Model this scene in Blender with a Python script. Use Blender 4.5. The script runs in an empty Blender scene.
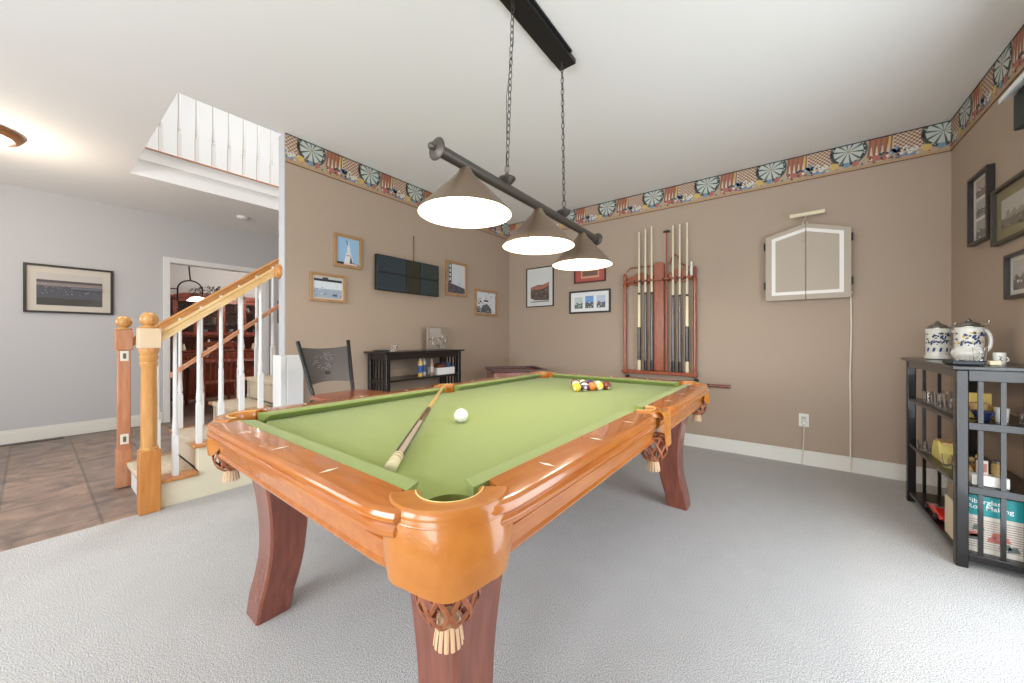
import bpy, bmesh, math, random
from mathutils import Vector, Matrix
random.seed(7)
C = bpy.context.scene.collection
SC = bpy.context.scene
PI = math.pi
def R(a): return math.radians(a)
def lin(c):
    c = c / 255.0
    return c / 12.92 if c <= 0.04045 else ((c + 0.055) / 1.055) ** 2.4
def rgb(r, g, b): return (lin(r), lin(g), lin(b), 1.0)

# ---------------------------------------------------------------- camera
cam = bpy.data.cameras.new('camera'); camo = bpy.data.objects.new('camera', cam); C.objects.link(camo)
cam.sensor_width = 36; cam.lens = 36 * 362.0 / 1024; cam.shift_y = -3.5 / 1024; cam.clip_start = 0.02
camo.location = (0, 0, 1.12); camo.rotation_euler = (R(90), 0, R(37)); SC.camera = camo
SC.view_settings.view_transform = 'Standard'; SC.view_settings.look = 'None'
SC.view_settings.gamma = 1; SC.view_settings.use_curve_mapping = False; SC.view_settings.exposure = -0.30
# ---------------------------------------------------------------- world + lights
w = bpy.data.worlds.new('sky'); SC.world = w; w.use_nodes = True
nt = w.node_tree; bg = nt.nodes['Background']
sky = nt.nodes.new('ShaderNodeTexSky'); sky.sky_type = 'NISHITA'; sky.sun_disc = False; sky.sun_elevation = R(35); sky.sun_rotation = R(200)
nt.links.new(sky.outputs[0], bg.inputs[0]); bg.inputs[1].default_value = 0.25
def area(name, loc, rot, sx, sy, power, col):
    l = bpy.data.lights.new(name, 'AREA'); l.shape = 'RECTANGLE'; l.size = sx; l.size_y = sy; l.energy = power; l.color = col
    o = bpy.data.objects.new(name, l); C.objects.link(o); o.location = loc; o.rotation_euler = rot; return o
def point(name, loc, power, col, r=0.05):
    l = bpy.data.lights.new(name, 'POINT'); l.energy = power; l.color = col; l.shadow_soft_size = r
    o = bpy.data.objects.new(name, l); C.objects.link(o); o.location = loc; return o
XR_ = 0.99
DAY = (0.84, 0.92, 1.0); WARM = (1.0, 0.84, 0.66); NEU = (1.0, 0.95, 0.9)
# daylight coming through the windows of the front wall (behind the camera)
area('daylight_window_1', (-1.75, -2.36, 1.45), (R(90), 0, 0), 1.5, 1.5, 108, DAY)
area('daylight_window_2', (0.1, -2.36, 1.45), (R(90), 0, 0), 1.3, 1.5, 72, DAY)
# daylight through the glass patio door of the right wall (out of frame)
area('daylight_patio_door', (XR_ - .03, 1.75, 1.08), (0, R(90), 0), 2.0, 1.6, 60, DAY)
area('daylight_window_3', (-5.0, -2.36, 1.45), (R(90), 0, 0), 1.7, 1.5, 42, (0.9, 0.95, 1.0))
# added fill lights without fixtures, to brighten the upstairs and the dining room
area('upstairs_fill_light', (-4.6, 1.9, 5.3), (0, 0, 0), 1.2, 1.6, 115, (0.97, 0.98, 1.0))
point('dining_fill_light', (-7.75, 2.6, 2.1), 62, (1.0, 0.92, 0.84), 0.12)

# ---------------------------------------------------------------- materials
_M = {}
def M(name, col, rough=0.5, metal=0.0, coat=0.0, var=None, vs=8.0, bump=0.0, bs=60.0, trans=0.0, emit=None, es=0.0, stretch=None, spec=None, ior=None, sheen=0.0, world=False, alpha=None):
    if name in _M: return _M[name]
    m = bpy.data.materials.new(name); m.use_nodes = True; n = m.node_tree; b = n.nodes['Principled BSDF']
    b.inputs['Base Color'].default_value = col; b.inputs['Roughness'].default_value = rough; b.inputs['Metallic'].default_value = metal
    b.inputs['Coat Weight'].default_value = coat; b.inputs['Coat Roughness'].default_value = 0.08
    b.inputs['Transmission Weight'].default_value = trans
    if sheen: b.inputs['Sheen Weight'].default_value = sheen
    if ior: b.inputs['IOR'].default_value = ior
    if spec is not None: b.inputs['Specular IOR Level'].default_value = spec
    if emit: b.inputs['Emission Color'].default_value = emit; b.inputs['Emission Strength'].default_value = es
    if var or bump:
        tc = n.nodes.new('ShaderNodeTexCoord'); mp = n.nodes.new('ShaderNodeMapping')
        if world:
            g = n.nodes.new('ShaderNodeNewGeometry'); n.links.new(g.outputs['Position'], mp.inputs[0])
        else: n.links.new(tc.outputs['Object'], mp.inputs[0])
        if stretch: mp.inputs['Scale'].default_value = stretch
    if var:
        t = n.nodes.new('ShaderNodeTexNoise'); t.inputs['Scale'].default_value = vs; t.inputs['Detail'].default_value = 5
        n.links.new(mp.outputs[0], t.inputs[0]); cr = n.nodes.new('ShaderNodeValToRGB')
        cr.color_ramp.elements[0].position = 0.34; cr.color_ramp.elements[1].position = 0.66
        cr.color_ramp.elements[0].color = var; cr.color_ramp.elements[1].color = col
        n.links.new(t.outputs[0], cr.inputs[0]); n.links.new(cr.outputs[0], b.inputs['Base Color'])
    if bump:
        t = n.nodes.new('ShaderNodeTexNoise'); t.inputs['Scale'].default_value = bs; t.inputs['Detail'].default_value = 3
        n.links.new(mp.outputs[0], t.inputs[0]); bp = n.nodes.new('ShaderNodeBump'); bp.inputs['Strength'].default_value = bump; bp.inputs['Distance'].default_value = 0.01
        n.links.new(t.outputs[0], bp.inputs['Height']); n.links.new(bp.outputs[0], b.inputs['Normal'])
    _M[name] = m; return m
tanw = M('tan_paint', rgb(174, 154, 135), 0.75, bump=0.04, bs=180)
greyw = M('grey_paint', rgb(196, 195, 195), 0.75, bump=0.04, bs=180)
ceilm = M('ceiling_paint', rgb(238, 236, 232), 0.9, bump=0.03, bs=120)
whitem = M('white_paint', rgb(232, 231, 228), 0.4)
trimm = M('trim_paint', rgb(232, 228, 218), 0.45)
creamm = M('cream_paint', rgb(228, 218, 192), 0.5)
upm = M('upstairs_paint', rgb(224, 226, 226), 0.8)
twood = M('table_wood', rgb(188, 112, 42), 0.2, coat=0.7, var=rgb(174, 97, 32), vs=3.0, stretch=(14, 2, 14))
twoodx = M('table_wood_end_rail', rgb(188, 112, 42), 0.2, coat=0.7, var=rgb(174, 97, 32), vs=3.0, stretch=(2, 14, 14))
legw = M('leg_wood', rgb(136, 76, 58), 0.26, coat=0.4, var=rgb(114, 60, 46), vs=3.0, stretch=(14, 14, 1.5))
cloth = M('green_cloth', rgb(134, 150, 74), 0.95, var=rgb(129, 145, 70), vs=300, sheen=0.15)
leath = M('tan_leather', rgb(192, 122, 48), 0.28, coat=0.5, var=rgb(178, 105, 35), vs=14, bump=0.06, bs=160)
leathd = M('brown_leather', rgb(166, 98, 58), 0.5, var=rgb(136, 74, 44), vs=40)
leathl = M('pale_leather', rgb(214, 176, 136), 0.55)
bone = M('bone_white', rgb(236, 228, 206), 0.3)
stitch = M('stitch_thread', rgb(240, 214, 140), 0.6)
oak = M('oak', rgb(214, 158, 92), 0.35, coat=0.2, var=rgb(196, 136, 70), vs=4, stretch=(10, 10, 1.2))
oakr = M('oak_rail', rgb(206, 146, 80), 0.35, coat=0.2, var=rgb(186, 120, 58), vs=4, stretch=(12, 1.5, 3))
oakd = M('red_oak', rgb(206, 146, 108), 0.35, coat=0.2, var=rgb(186, 120, 82), vs=4, stretch=(10, 10, 1.2))
blackw = M('black_wood', rgb(24, 20, 19), 0.3, coat=0.3)
blackm = M('black_metal', rgb(30, 30, 31), 0.35, metal=0.3)
chairm = M('dark_steel', rgb(112, 106, 104), 0.32, metal=0.7)
bronze = M('bronze', rgb(84, 78, 71), 0.42, metal=0.55)
bronzel = M('shade_bronze', rgb(116, 98, 80), 0.35, metal=0.35)
cherry = M('cherry_wood', rgb(164, 86, 48), 0.3, coat=0.4, var=rgb(136, 62, 34), vs=5, stretch=(10, 10, 1.5))
cabw = M('red_cabinet_wood', rgb(134, 58, 34), 0.35, coat=0.3, var=rgb(106, 42, 24), vs=4, stretch=(6, 6, 1.5))
glassm = M('clear_glass', (1, 1, 1, 1), 0.02, trans=1.0, ior=1.3)
glasst = M('tinted_glass', rgb(90, 90, 88), 0.05, coat=1.0)
carpw = M('stair_carpet', rgb(222, 206, 182), 0.98, var=rgb(184, 168, 144), vs=140, bump=0.6, bs=220, world=True)
pewter = M('pewter', rgb(150, 146, 138), 0.3, metal=0.9)
cer = M('stoneware', rgb(222, 220, 210), 0.25, coat=0.4)
def flat(r, g, b, rough=0.5, coat=0.0): return M('paint_%d_%d_%d_%d' % (r, g, b, int(coat * 10)), rgb(r, g, b), rough, coat=coat)

# carpet
cp = bpy.data.materials.new('carpet'); cp.use_nodes = True; n = cp.node_tree; b = n.nodes['Principled BSDF']; b.inputs['Roughness'].default_value = 1.0
g = n.nodes.new('ShaderNodeNewGeometry'); t = n.nodes.new('ShaderNodeTexNoise'); t.inputs['Scale'].default_value = 260; t.inputs['Detail'].default_value = 2
n.links.new(g.outputs['Position'], t.inputs[0]); cr = n.nodes.new('ShaderNodeValToRGB'); e = cr.color_ramp.elements
e[0].position = 0.38; e[0].color = rgb(142, 140, 139); e[1].position = 0.60; e[1].color = rgb(222, 219, 214)
n.links.new(t.outputs[0], cr.inputs[0])
t3 = n.nodes.new('ShaderNodeTexNoise'); t3.inputs['Scale'].default_value = 9; n.links.new(g.outputs['Position'], t3.inputs[0])
mx = n.nodes.new('ShaderNodeMixRGB'); mx.blend_type = 'MULTIPLY'; mx.inputs[0].default_value = 0.12
n.links.new(cr.outputs[0], mx.inputs[1]); n.links.new(t3.outputs[0], mx.inputs[2]); n.links.new(mx.outputs[0], b.inputs['Base Color'])
bp = n.nodes.new('ShaderNodeBump'); bp.inputs['Strength'].default_value = 0.02; bp.inputs['Distance'].default_value = 0.003
n.links.new(t.outputs[0], bp.inputs['Height']); n.links.new(bp.outputs[0], b.inputs['Normal'])
# slate tile: joints run along x every 0.39 m in y
tl = bpy.data.materials.new('slate_tile'); tl.use_nodes = True; n = tl.node_tree; b = n.nodes['Principled BSDF']; b.inputs['Roughness'].default_value = 0.42
g = n.nodes.new('ShaderNodeNewGeometry'); mp = n.nodes.new('ShaderNodeMapping'); n.links.new(g.outputs['Position'], mp.inputs[0]); mp.inputs['Location'].default_value = (0.0, 0.13, 0)
br = n.nodes.new('ShaderNodeTexBrick'); br.offset = 0.5; br.inputs['Scale'].default_value = 1; br.inputs['Brick Width'].default_value = 0.62; br.inputs['Row Height'].default_value = 0.39
br.inputs['Mortar Size'].default_value = 0.008; br.inputs['Mortar'].default_value = rgb(128, 122, 116); br.inputs['Color1'].default_value = rgb(166, 150, 140); br.inputs['Color2'].default_value = rgb(146, 138, 134)
n.links.new(mp.outputs[0], br.inputs[0])
t = n.nodes.new('ShaderNodeTexNoise'); t.inputs['Scale'].default_value = 4.5; t.inputs['Detail'].default_value = 8; t.inputs['Distortion'].default_value = 1.2; n.links.new(g.outputs['Position'], t.inputs[0])
cr = n.nodes.new('ShaderNodeValToRGB'); cr.color_ramp.elements[0].position = 0.3; cr.color_ramp.elements[0].color = rgb(168, 160, 158); cr.color_ramp.elements[1].position = 0.7; cr.color_ramp.elements[1].color = rgb(255, 236, 220)
n.links.new(t.outputs[0], cr.inputs[0]); mx = n.nodes.new('ShaderNodeMixRGB'); mx.blend_type = 'MULTIPLY'; mx.inputs[0].default_value = 1
n.links.new(br.outputs[0], mx.inputs[1]); n.links.new(cr.outputs[0], mx.inputs[2]); n.links.new(mx.outputs[0], b.inputs['Base Color'])
bp = n.nodes.new('ShaderNodeBump'); bp.inputs['Strength'].default_value = 0.3; bp.inputs['Distance'].default_value = 0.02; n.links.new(t.outputs[0], bp.inputs['Height']); n.links.new(bp.outputs[0], b.inputs['Normal'])

# ---------------------------------------------------------------- mesh builder
class MB:
    def __init__(s): s.v = []; s.f = []; s.m = []
    def add(s, vs, fs, m=0):
        o = len(s.v); s.v += [tuple(p) for p in vs]; s.f += [tuple(i + o for i in f) for f in fs]; s.m += [m] * len(fs); return s
    def box(s, x0, x1, y0, y1, z0, z1, m=0):
        return s.add([(x0, y0, z0), (x1, y0, z0), (x1, y1, z0), (x0, y1, z0), (x0, y0, z1), (x1, y0, z1), (x1, y1, z1), (x0, y1, z1)],
                     [(0, 3, 2, 1), (4, 5, 6, 7), (0, 1, 5, 4), (1, 2, 6, 5), (2, 3, 7, 6), (3, 0, 4, 7)], m)
    def loft(s, rings, m=0, caps=True, closed=True):
        n = len(rings[0]); vs = [p for r in rings for p in r]; fs = []
        for k in range(len(rings) - 1):
            for i in range(n if closed else n - 1):
                j = (i + 1) % n; fs.append((k * n + i, k * n + j, (k + 1) * n + j, (k + 1) * n + i))
        if caps: fs.append(tuple(range(n))[::-1]); fs.append(tuple((len(rings) - 1) * n + i for i in range(n)))
        return s.add(vs, fs, m)
    def lathe(s, prof, c=(0, 0, 0), n=24, axis='z', m=0, a0=0, a1=2 * PI, caps=True):
        full = abs(a1 - a0 - 2 * PI) < 1e-6; rings = []
        for r, h in prof:
            ring = []
            for i in range(n if full else n + 1):
                a = a0 + (a1 - a0) * i / n; x, y = r * math.cos(a), r * math.sin(a)
                p = (x, y, h) if axis == 'z' else ((h, x, y) if axis == 'x' else (y, h, x))
                ring.append((p[0] + c[0], p[1] + c[1], p[2] + c[2]))
            rings.append(ring)
        return s.loft(rings, m, caps=caps and full, closed=full)
    def tube(s, pts, r, n=10, m=0, r1=None, closed=False):
        pts = [Vector(p) for p in pts]; rings = []; L = len(pts); up = None
        for i, p in enumerate(pts):
            if closed: d = (pts[(i + 1) % L] - pts[i - 1])
            else: d = pts[min(i + 1, L - 1)] - pts[max(i - 1, 0)]
            d.normalize()
            if up is None: up = Vector((0, 0, 1)) if abs(d.z) < 0.9 else Vector((1, 0, 0))
            a = d.cross(up); 
            if a.length < 1e-5: a = d.orthogonal()
            a.normalize(); bb = a.cross(d).normalized(); up = bb
            rr = r if r1 is None else r + (r1 - r) * i / (L - 1)
            rings.append([p + (a * math.cos(2 * PI * k / n) + bb * math.sin(2 * PI * k / n)) * rr for k in range(n)])
        if closed: rings.append(rings[0])
        return s.loft(rings, m, caps=not closed)
    def prism(s, poly, z0, z1, m=0, f=None):
        f = f or (lambda x, y, z: (x, y, z))
        return s.loft([[f(x, y, z0) for x, y in poly], [f(x, y, z1) for x, y in poly]], m)
    def ball(s, c, r, m=0, n=20, sq=1.0):
        return s.lathe([(r * math.sin(PI * k / (n // 2)) + 1e-5, -r * sq * math.cos(PI * k / (n // 2))) for k in range(n // 2 + 1)], c, n, m=m)
    def beam(s, p0, p1, w, h, m=0, up=(0, 0, 1)):
        p0, p1 = Vector(p0), Vector(p1); d = (p1 - p0).normalized(); a = d.cross(Vector(up)).normalized() * w / 2; b = a.cross(d).normalized() * h / 2
        return s.loft([[p - a - b, p + a - b, p + a + b, p - a + b] for p in (p0, p1)], m)
    def build(s, name, mats, parent=None, bevel=0.0, smooth=True, local=False, seg=2, angle=35):
        me = bpy.data.meshes.new(name); off = Vector((0, 0, 0))
        q = parent
        if not local:
            while q is not None: off += q.location; q = q.parent
        me.from_pydata([tuple(Vector(p) - off) for p in s.v], [], s.f)
        if not isinstance(mats, (list, tuple)): mats = [mats]
        for x in mats: me.materials.append(x)
        for p, k in zip(me.polygons, s.m): p.material_index = k
        bm = bmesh.new(); bm.from_mesh(me); bmesh.ops.recalc_face_normals(bm, faces=bm.faces); bm.to_mesh(me); bm.free()
        if smooth: me.shade_smooth(); me.set_sharp_from_angle(angle=R(angle))
        o = bpy.data.objects.new(name, me); C.objects.link(o); o.parent = parent
        if bevel:
            md = o.modifiers.new('bevel', 'BEVEL'); md.width = bevel; md.segments = seg; md.limit_method = 'ANGLE'; md.angle_limit = R(40)
        return o
def thing(name, label, cat, loc=(0, 0, 0), rz=0, group=None):
    o = bpy.data.objects.new(name, None); C.objects.link(o); o.location = loc; o.rotation_euler = (0, 0, rz); o.empty_display_size = 0.05
    o['label'] = label; o['category'] = cat
    if group: o['group'] = group
    return o
def tag(o, label, cat, group=None):
    o['label'] = label; o['category'] = cat
    if group: o['group'] = group
    return o
def recenter(o):       # put a single-mesh thing's origin at its base
    me = o.data; xs = [v.co for v in me.vertices]
    c = Vector(((min(p.x for p in xs) + max(p.x for p in xs)) / 2, (min(p.y for p in xs) + max(p.y for p in xs)) / 2, min(p.z for p in xs)))
    me.transform(Matrix.Translation(-c)); o.location = o.location + c; return o
def dup(root, loc=None, rz=None, label=None):
    r = root.copy(); C.objects.link(r)
    if loc is not None: r.location = loc
    if rz is not None: r.rotation_euler = (0, 0, rz)
    if label: r['label'] = label
    for ch in list(root.children):
        c = ch.copy(); C.objects.link(c); c.parent = r
        for gch in list(ch.children):
            d = gch.copy(); C.objects.link(d); d.parent = c
    return r
def struct(name, mb, m, bevel=0.0, smooth=False):
    o = mb.build(name, m, None, bevel=bevel, smooth=smooth); o['kind'] = 'structure'; return o
def spart(name, mb, m, parent, bevel=0.0): return mb.build(name, m, parent, bevel=bevel)

# ---------------------------------------------------------------- room constants
XT, XR, YB, XG, ZC, YF = -3.15, 0.99, 4.12, -6.55, 2.74, -2.4
# floor
struct('floor', MB().box(-3.28, XR + .1, YF - .1, YB + .1, -0.1, 0), cp)
struct('floor_hall', MB().box(-9.6, -3.28, YF - .1, 5.2, -0.1, -0.003), tl)
# ceiling with stairwell opening X -5.13..-3.2, Y .58..4.6
mb = MB(); z0, z1 = ZC, ZC + .06
mb.box(-3.2, XR + .1, YF - .1, 5.2, z0, z1); mb.box(-5.13, -3.2, YF - .1, .58, z0, z1); mb.box(-9.7, -5.13, YF - .1, 5.2, z0, z1); mb.box(-5.13, -3.2, 4.7, 5.2, z0, z1)
struct('ceiling', mb, ceilm)
# fascia of the opening (upper floor edge)
mb = MB(); mb.box(-5.20, -5.131, .45, 4.8, ZC + .001, 3.02)
mb.box(-5.131, -5.116, .58, 4.7, 2.90, 3.02)
struct('trim_1', mb, ceilm)
struct('trim_5', MB().box(-5.13, -3.13, .50, .58, ZC + .061, 3.02).box(-3.2, -3.13, .58, 4.7, ZC + .061, 3.02), ceilm)
struct('trim_2', MB().box(-5.26, -5.095, -.0 + .50, 4.75, 3.02, 3.032), oakd, bevel=.006)
# walls
struct('wall_back', MB().box(XT - .1, XR + .1, YB, YB + .1, 0, ZC), tanw)
struct('wall_right', MB().box(XR, XR + .1, YF, .90, 0, ZC).box(XR, XR + .1, 2.60, YB, 0, ZC).box(XR, XR + .1, .90, 2.60, 2.12, ZC), tanw)
mb = MB(); mb.box(XR, XR + .09, .90, .94, 0, 2.12); mb.box(XR, XR + .09, 2.56, 2.60, 0, 2.12); mb.box(XR, XR + .09, .94, 2.56, 2.08, 2.12); mb.box(XR + .02, XR + .07, 1.72, 1.78, .04, 2.08); mb.box(XR, XR + .09, .94, 2.56, 0, .04)
dd = struct('door_2', mb, whitem, bevel=.004); spart('pane', MB().box(XR + .042, XR + .048, .94, 2.56, .04, 2.08), glassm, dd)
mb = MB(); mb.box(XT - .085, XT, 1.205, YB, 0, ZC)
struct('wall_left', mb, tanw)
struct('trim_3', MB().box(XT - .088, XT + .0, 1.196, 1.2045, 0, ZC - .001).box(XT - .1, XT - .086, 1.196, 5.1, 0, ZC - .001), greyw)
mb = MB(); mb.box(XG - .1, XG, YF, 1.11, 0, ZC); mb.box(XG - .1, XG, 2.2, 5.1, 0, ZC); mb.box(XG - .1, XG, 1.11, 2.2, 2.13, ZC)
struct('wall_hall', mb, greyw)
struct('wall_stair_end', MB().box(XG, XT - .1, 5.1, 5.2, 0, 5.6), greyw)
# front wall with three window holes
mb = MB(); xs = [(-5.85, -4.15), (-2.5, -1.0), (-.55, .75)]; x = -6.65
for a, b2 in xs: mb.box(x, a, YF - .1, YF, 0, ZC); mb.box(a, b2, YF - .1, YF, 0, .7); mb.box(a, b2, YF - .1, YF, 2.2, ZC); x = b2
mb.box(x, XR + .1, YF - .1, YF, 0, ZC); struct('wall_front', mb, tanw)
for k, (a, b2) in enumerate(xs):
    mb = MB(); mb.box(a - .08, a, YF, YF + .02, .62, 2.28); mb.box(b2, b2 + .08, YF, YF + .02, .62, 2.28); mb.box(a, b2, YF, YF + .02, 2.2, 2.28); mb.box(a, b2, YF, YF + .04, .62, .7)
    c = (a + b2) / 2; mb.box(c - .025, c + .025, YF - .07, YF - .03, .7, 2.2); mb.box(a, b2, YF - .07, YF - .03, 1.43, 1.47)
    wd = struct('window_%d' % (k + 1), mb, whitem, bevel=.004)
    spart('pane', MB().box(a, b2, YF - .052, YF - .048, .7, 2.2), glassm, wd)
# upstairs shell
struct('wall_upstairs_left', MB().box(XG - .1, XG, -1.0, 5.1, 3.0, 5.6), upm)
struct('wall_upstairs_front', MB().box(XG, -2.8, -1.1, -1.0, 3.0, 5.6), upm)
struct('wall_upstairs_right', MB().box(-3.13, -3.03, -1.0, 5.1, 2.9, 5.6), upm)
struct('ceiling_upstairs', MB().box(XG - .1, -2.8, -1.1, 5.2, 5.6, 5.7), ceilm)
struct('floor_upstairs', MB().box(XG, -5.20, -1.0, 5.1, 2.95, 3.019).box(-5.20, -3.13, -1.0, .50, 2.95, 3.019), carpw)
# dining room shell
struct('wall_dining_left', MB().box(-9.3, -9.2, -.6, 4.6, 0, ZC), greyw)
struct('wall_dining_front', MB().box(-9.2, XG - .1, -.6, -.5, 0, ZC), greyw)
struct('wall_dining_back', MB().box(-9.2, XG - .1, 4.5, 4.6, 0, ZC), greyw)
# baseboards
def baseb(name, mb): return struct(name, mb, trimm, bevel=.003)
baseb('baseboard_back', MB().box(XT + .014, XR - .014, YB - .014, YB, 0, .115).box(XT + .01, XR - .01, YB - .009, YB, .115, .127))
baseb('baseboard_right', MB().box(XR - .014, XR, 2.60, YB, 0, .115).box(XR - .009, XR, 2.60, YB, .115, .127).box(XR - .014, XR, YF, .90, 0, .115))
baseb('baseboard_left', MB().box(XT, XT + .014, 1.32, YB, 0, .115).box(XT, XT + .009, 1.32, YB, .115, .127))
baseb('baseboard_hall', MB().box(XG, XG + .014, YF, 1.04, 0, .12).box(XG, XG + .009, YF, 1.04, .12, .145).box(XG, XG + .014, 2.27, 5.1, 0, .12))
# door casing of the dining room opening
mb = MB(); mb.box(XG, XG + .018, 1.045, 1.11, 0, 2.195); mb.box(XG, XG + .018, 2.2, 2.265, 0, 2.195); mb.box(XG, XG + .018, 1.11, 2.2, 2.13, 2.195)
mb.box(XG - .1, XG, 1.104, 1.112, 0, 2.13); mb.box(XG - .1, XG, 2.198, 2.206, 0, 2.13); mb.box(XG - .1, XG, 1.11, 2.2, 2.124, 2.132)
struct('door_1', mb, whitem, bevel=.003)
# low white knee block in front of the tan wall end
struct('trim_4', MB().box(XT - .095, XT + .055, 1.15, 1.195, 0, .985).box(XT, XT + .055, 1.195, 1.32, 0, .985), whitem, bevel=.006)

# ---------------------------------------------------------------- wallpaper border
def clip(poly, u0, u1, z0, z1):
    def cut(P, ins, inter):
        out = []
        for i in range(len(P)):
            a, b2 = P[i - 1], P[i]
            if ins(b2):
                if not ins(a): out.append(inter(a, b2))
                out.append(b2)
            elif ins(a): out.append(inter(a, b2))
        return out
    def ix(a, b2, c): t = (c - a[0]) / (b2[0] - a[0]); return (c, a[1] + t * (b2[1] - a[1]))
    def iz(a, b2, c): t = (c - a[1]) / (b2[1] - a[1]); return (a[0] + t * (b2[0] - a[0]), c)
    P = poly
    for ins, it in ((lambda p: p[0] >= u0, lambda a, b2: ix(a, b2, u0)), (lambda p: p[0] <= u1, lambda a, b2: ix(a, b2, u1)),
                    (lambda p: p[1] >= z0, lambda a, b2: iz(a, b2, z0)), (lambda p: p[1] <= z1, lambda a, b2: iz(a, b2, z1))):
        if P: P = cut(P, ins, it)
    return P if len(P) >= 3 else None
BC = [rgb(178, 158, 132), rgb(60, 68, 66), rgb(190, 194, 184), rgb(84, 94, 88), rgb(178, 104, 80), rgb(206, 188, 164), rgb(142, 98, 78), rgb(206, 172, 96),
      rgb(116, 142, 164), rgb(178, 106, 100), rgb(176, 146, 112), rgb(112, 68, 44), rgb(24, 24, 24), rgb(84, 112, 92), rgb(214, 208, 196)]
BM = [M('border_%d' % i, c, 0.6) for i, c in enumerate(BC)]
def circ(cx, cz, r, n=20, a0=0, a1=2 * PI): return [(cx + r * math.cos(a0 + (a1 - a0) * i / n), cz + r * math.sin(a0 + (a1 - a0) * i / n)) for i in range(n)]
def border_shapes(d):      # one repeat, dartboard centred at d; (poly, colour, layer)
    S = []; zt = ZC; zc = ZC - .062; r = .118
    S.append((circ(d, zc, r, 28), 3, 1)); S.append((circ(d, zc, r - .008, 28), 1, 2))
    for k in range(20):
        a0 = 2 * PI * k / 20; a1 = 2 * PI * (k + 1) / 20
        w_ = (a1 - a0) * (.0 if k % 2 else .22); S.append(([(d, zc), (d + .094 * math.cos(a0 - w_), zc + .094 * math.sin(a0 - w_)), (d + .094 * math.cos(a1 + w_), zc + .094 * math.sin(a1 + w_))], 3 if k % 2 else 2, 3 if k % 2 else 4))
    S.append((circ(d, zc, .010, 10), 10, 5))
    random.seed(3)
    # pins
    x0 = d + .125
    S.append(([(x0 - .012, zt - .15), (x0 + .125, zt - .15), (x0 + .14, zt), (x0, zt)], 6, 1))
    for k in range(4):
        px = x0 + .012 + k * .032; c = 4 if k != 3 else 7
        S.append(([(px - .006, zt - .135), (px + .010, zt - .135), (px + .02, zt - .01), (px + .006, zt - .01)], c, 2))
        S.append(([(px - .01, zt - .14), (px + .008, zt - .14), (px + .004, zt - .07), (px - .001, zt - .07)], 5, 3))
    S.append(([(x0 - .01, zt - .185), (x0 + .10, zt - .185), (x0 + .12, zt - .135), (x0 + .01, zt - .14)], 9, 4))
    for k in range(4): S.append((circ(x0 + .01 + .032 * k, zt - .17 + .008 * (k % 2), .010, 8), [5, 4, 13, 14][k], 5))
    S.append((circ(x0 + .135, zt - .14, .022, 10), 8, 5)); S.append(([(x0 + .12, zt - .12), (x0 + .17, zt - .1), (x0 + .15, zt - .16)], 8, 5))
    # checker board
    x0 = d + .262; q = .0148
    S.append(([(x0, zt - .16), (x0 + .16, zt - .16), (x0 + .155, zt), (x0 - .003, zt)], 5, 1))
    for i in range(11):
        for j in range(11):
            if (i + j) % 2 == 0: 
                cx = x0 + .004 + i * q; cz = zt - .008 - j * q
                if cz > zt - .15: S.append(([(cx, cz - q / 2), (cx + q, cz - q * .5), (cx + q, cz + q / 2), (cx, cz + q / 2)], 6, 2))
    for k, (dx, dz) in enumerate([(.03, -.16), (.055, -.135), (.08, -.165), (.105, -.15), (.015, -.14)]):
        S.append(([(x0 + dx, zt + dz - .018), (x0 + dx + .026, zt + dz - .014), (x0 + dx + .024, zt + dz + .02), (x0 + dx - .002, zt + dz + .018)], 14 if k != 4 else 12, 4))
        S.append((circ(x0 + dx + .012, zt + dz + .004, .004, 6), 12, 5))
    S.append(([(x0, zt - .195), (x0 + .14, zt - .195), (x0 + .13, zt - .175), (x0 + .02, zt - .172)], 8, 3))
    for k in range(34):
        u = d + .125 + random.uniform(0, .28); z = zt - random.uniform(.13, .20); q2 = random.uniform(.004, .010)
        S.append(([(u - q2, z - q2 * .5), (u + q2 * .7, z - q2), (u + q2, z + q2 * .6), (u - q2 * .3, z + q2)], random.choice([12, 5, 4, 6, 11, 14, 1, 13, 10]), 6))
    for k in range(22):
        a = random.uniform(0, 2 * PI); S.append((circ(d + .101 * math.cos(a), zc + .101 * math.sin(a), .006, 5), random.choice([10, 2, 14, 1]), 4))
    # coloured balls under the dartboard
    S.append((circ(d - .085, zt - .163, .026, 14), 7, 7)); S.append((circ(d - .01, zt - .170, .021, 14), 8, 7)); S.append((circ(d + .045, zt - .172, .020, 14), 9, 7))
    for k in range(9):
        S.append((circ(d - .13 + k * .055 + random.uniform(-.01, .01), zt - .188, .009, 7), random.choice([13, 9, 5, 4, 10]), 6))
    return S
def border(label, f, ua, ub, d0, step=.528):
    mb = MB(); zb = ZC - .229
    def P(poly, col, lay):
        p = clip(poly, ua, ub, zb, ZC - .0005)
        if p: mb.add([f(u, z, .0022 + lay * .0004) for u, z in p], [tuple(range(len(p)))], col)
    mb.loft([[f(u, z, d) for u, z in ((ua, zb), (ub, zb), (ub, ZC - .0005), (ua, ZC - .0005))] for d in (.0005, .002)], 0)
    k = d0
    while k + .5 > ua: k -= step
    while k < ub + .5:
        for s in border_shapes(k): P(*s)
        k += step
    P([(ua, ZC - .008), (ub, ZC - .008), (ub, ZC), (ua, ZC)], 12, 8)
    P([(ua, zb), (ub, zb), (ub, zb + .028), (ua, zb + .028)], 10, 7)
    P([(ua, zb), (ub, zb), (ub, zb + .007), (ua, zb + .007)], 11, 8)
    o = mb.build('wallpaper_border', BM, None, smooth=False); tag(o, label, 'wallpaper border', 'games-room wallpaper border strips'); return o
border('wallpaper border of dartboards and bowling pins on the wall above the black screen', lambda u, z, d: (XT + d, u, z), 1.205, YB - .003, 1.405, .526)
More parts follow.
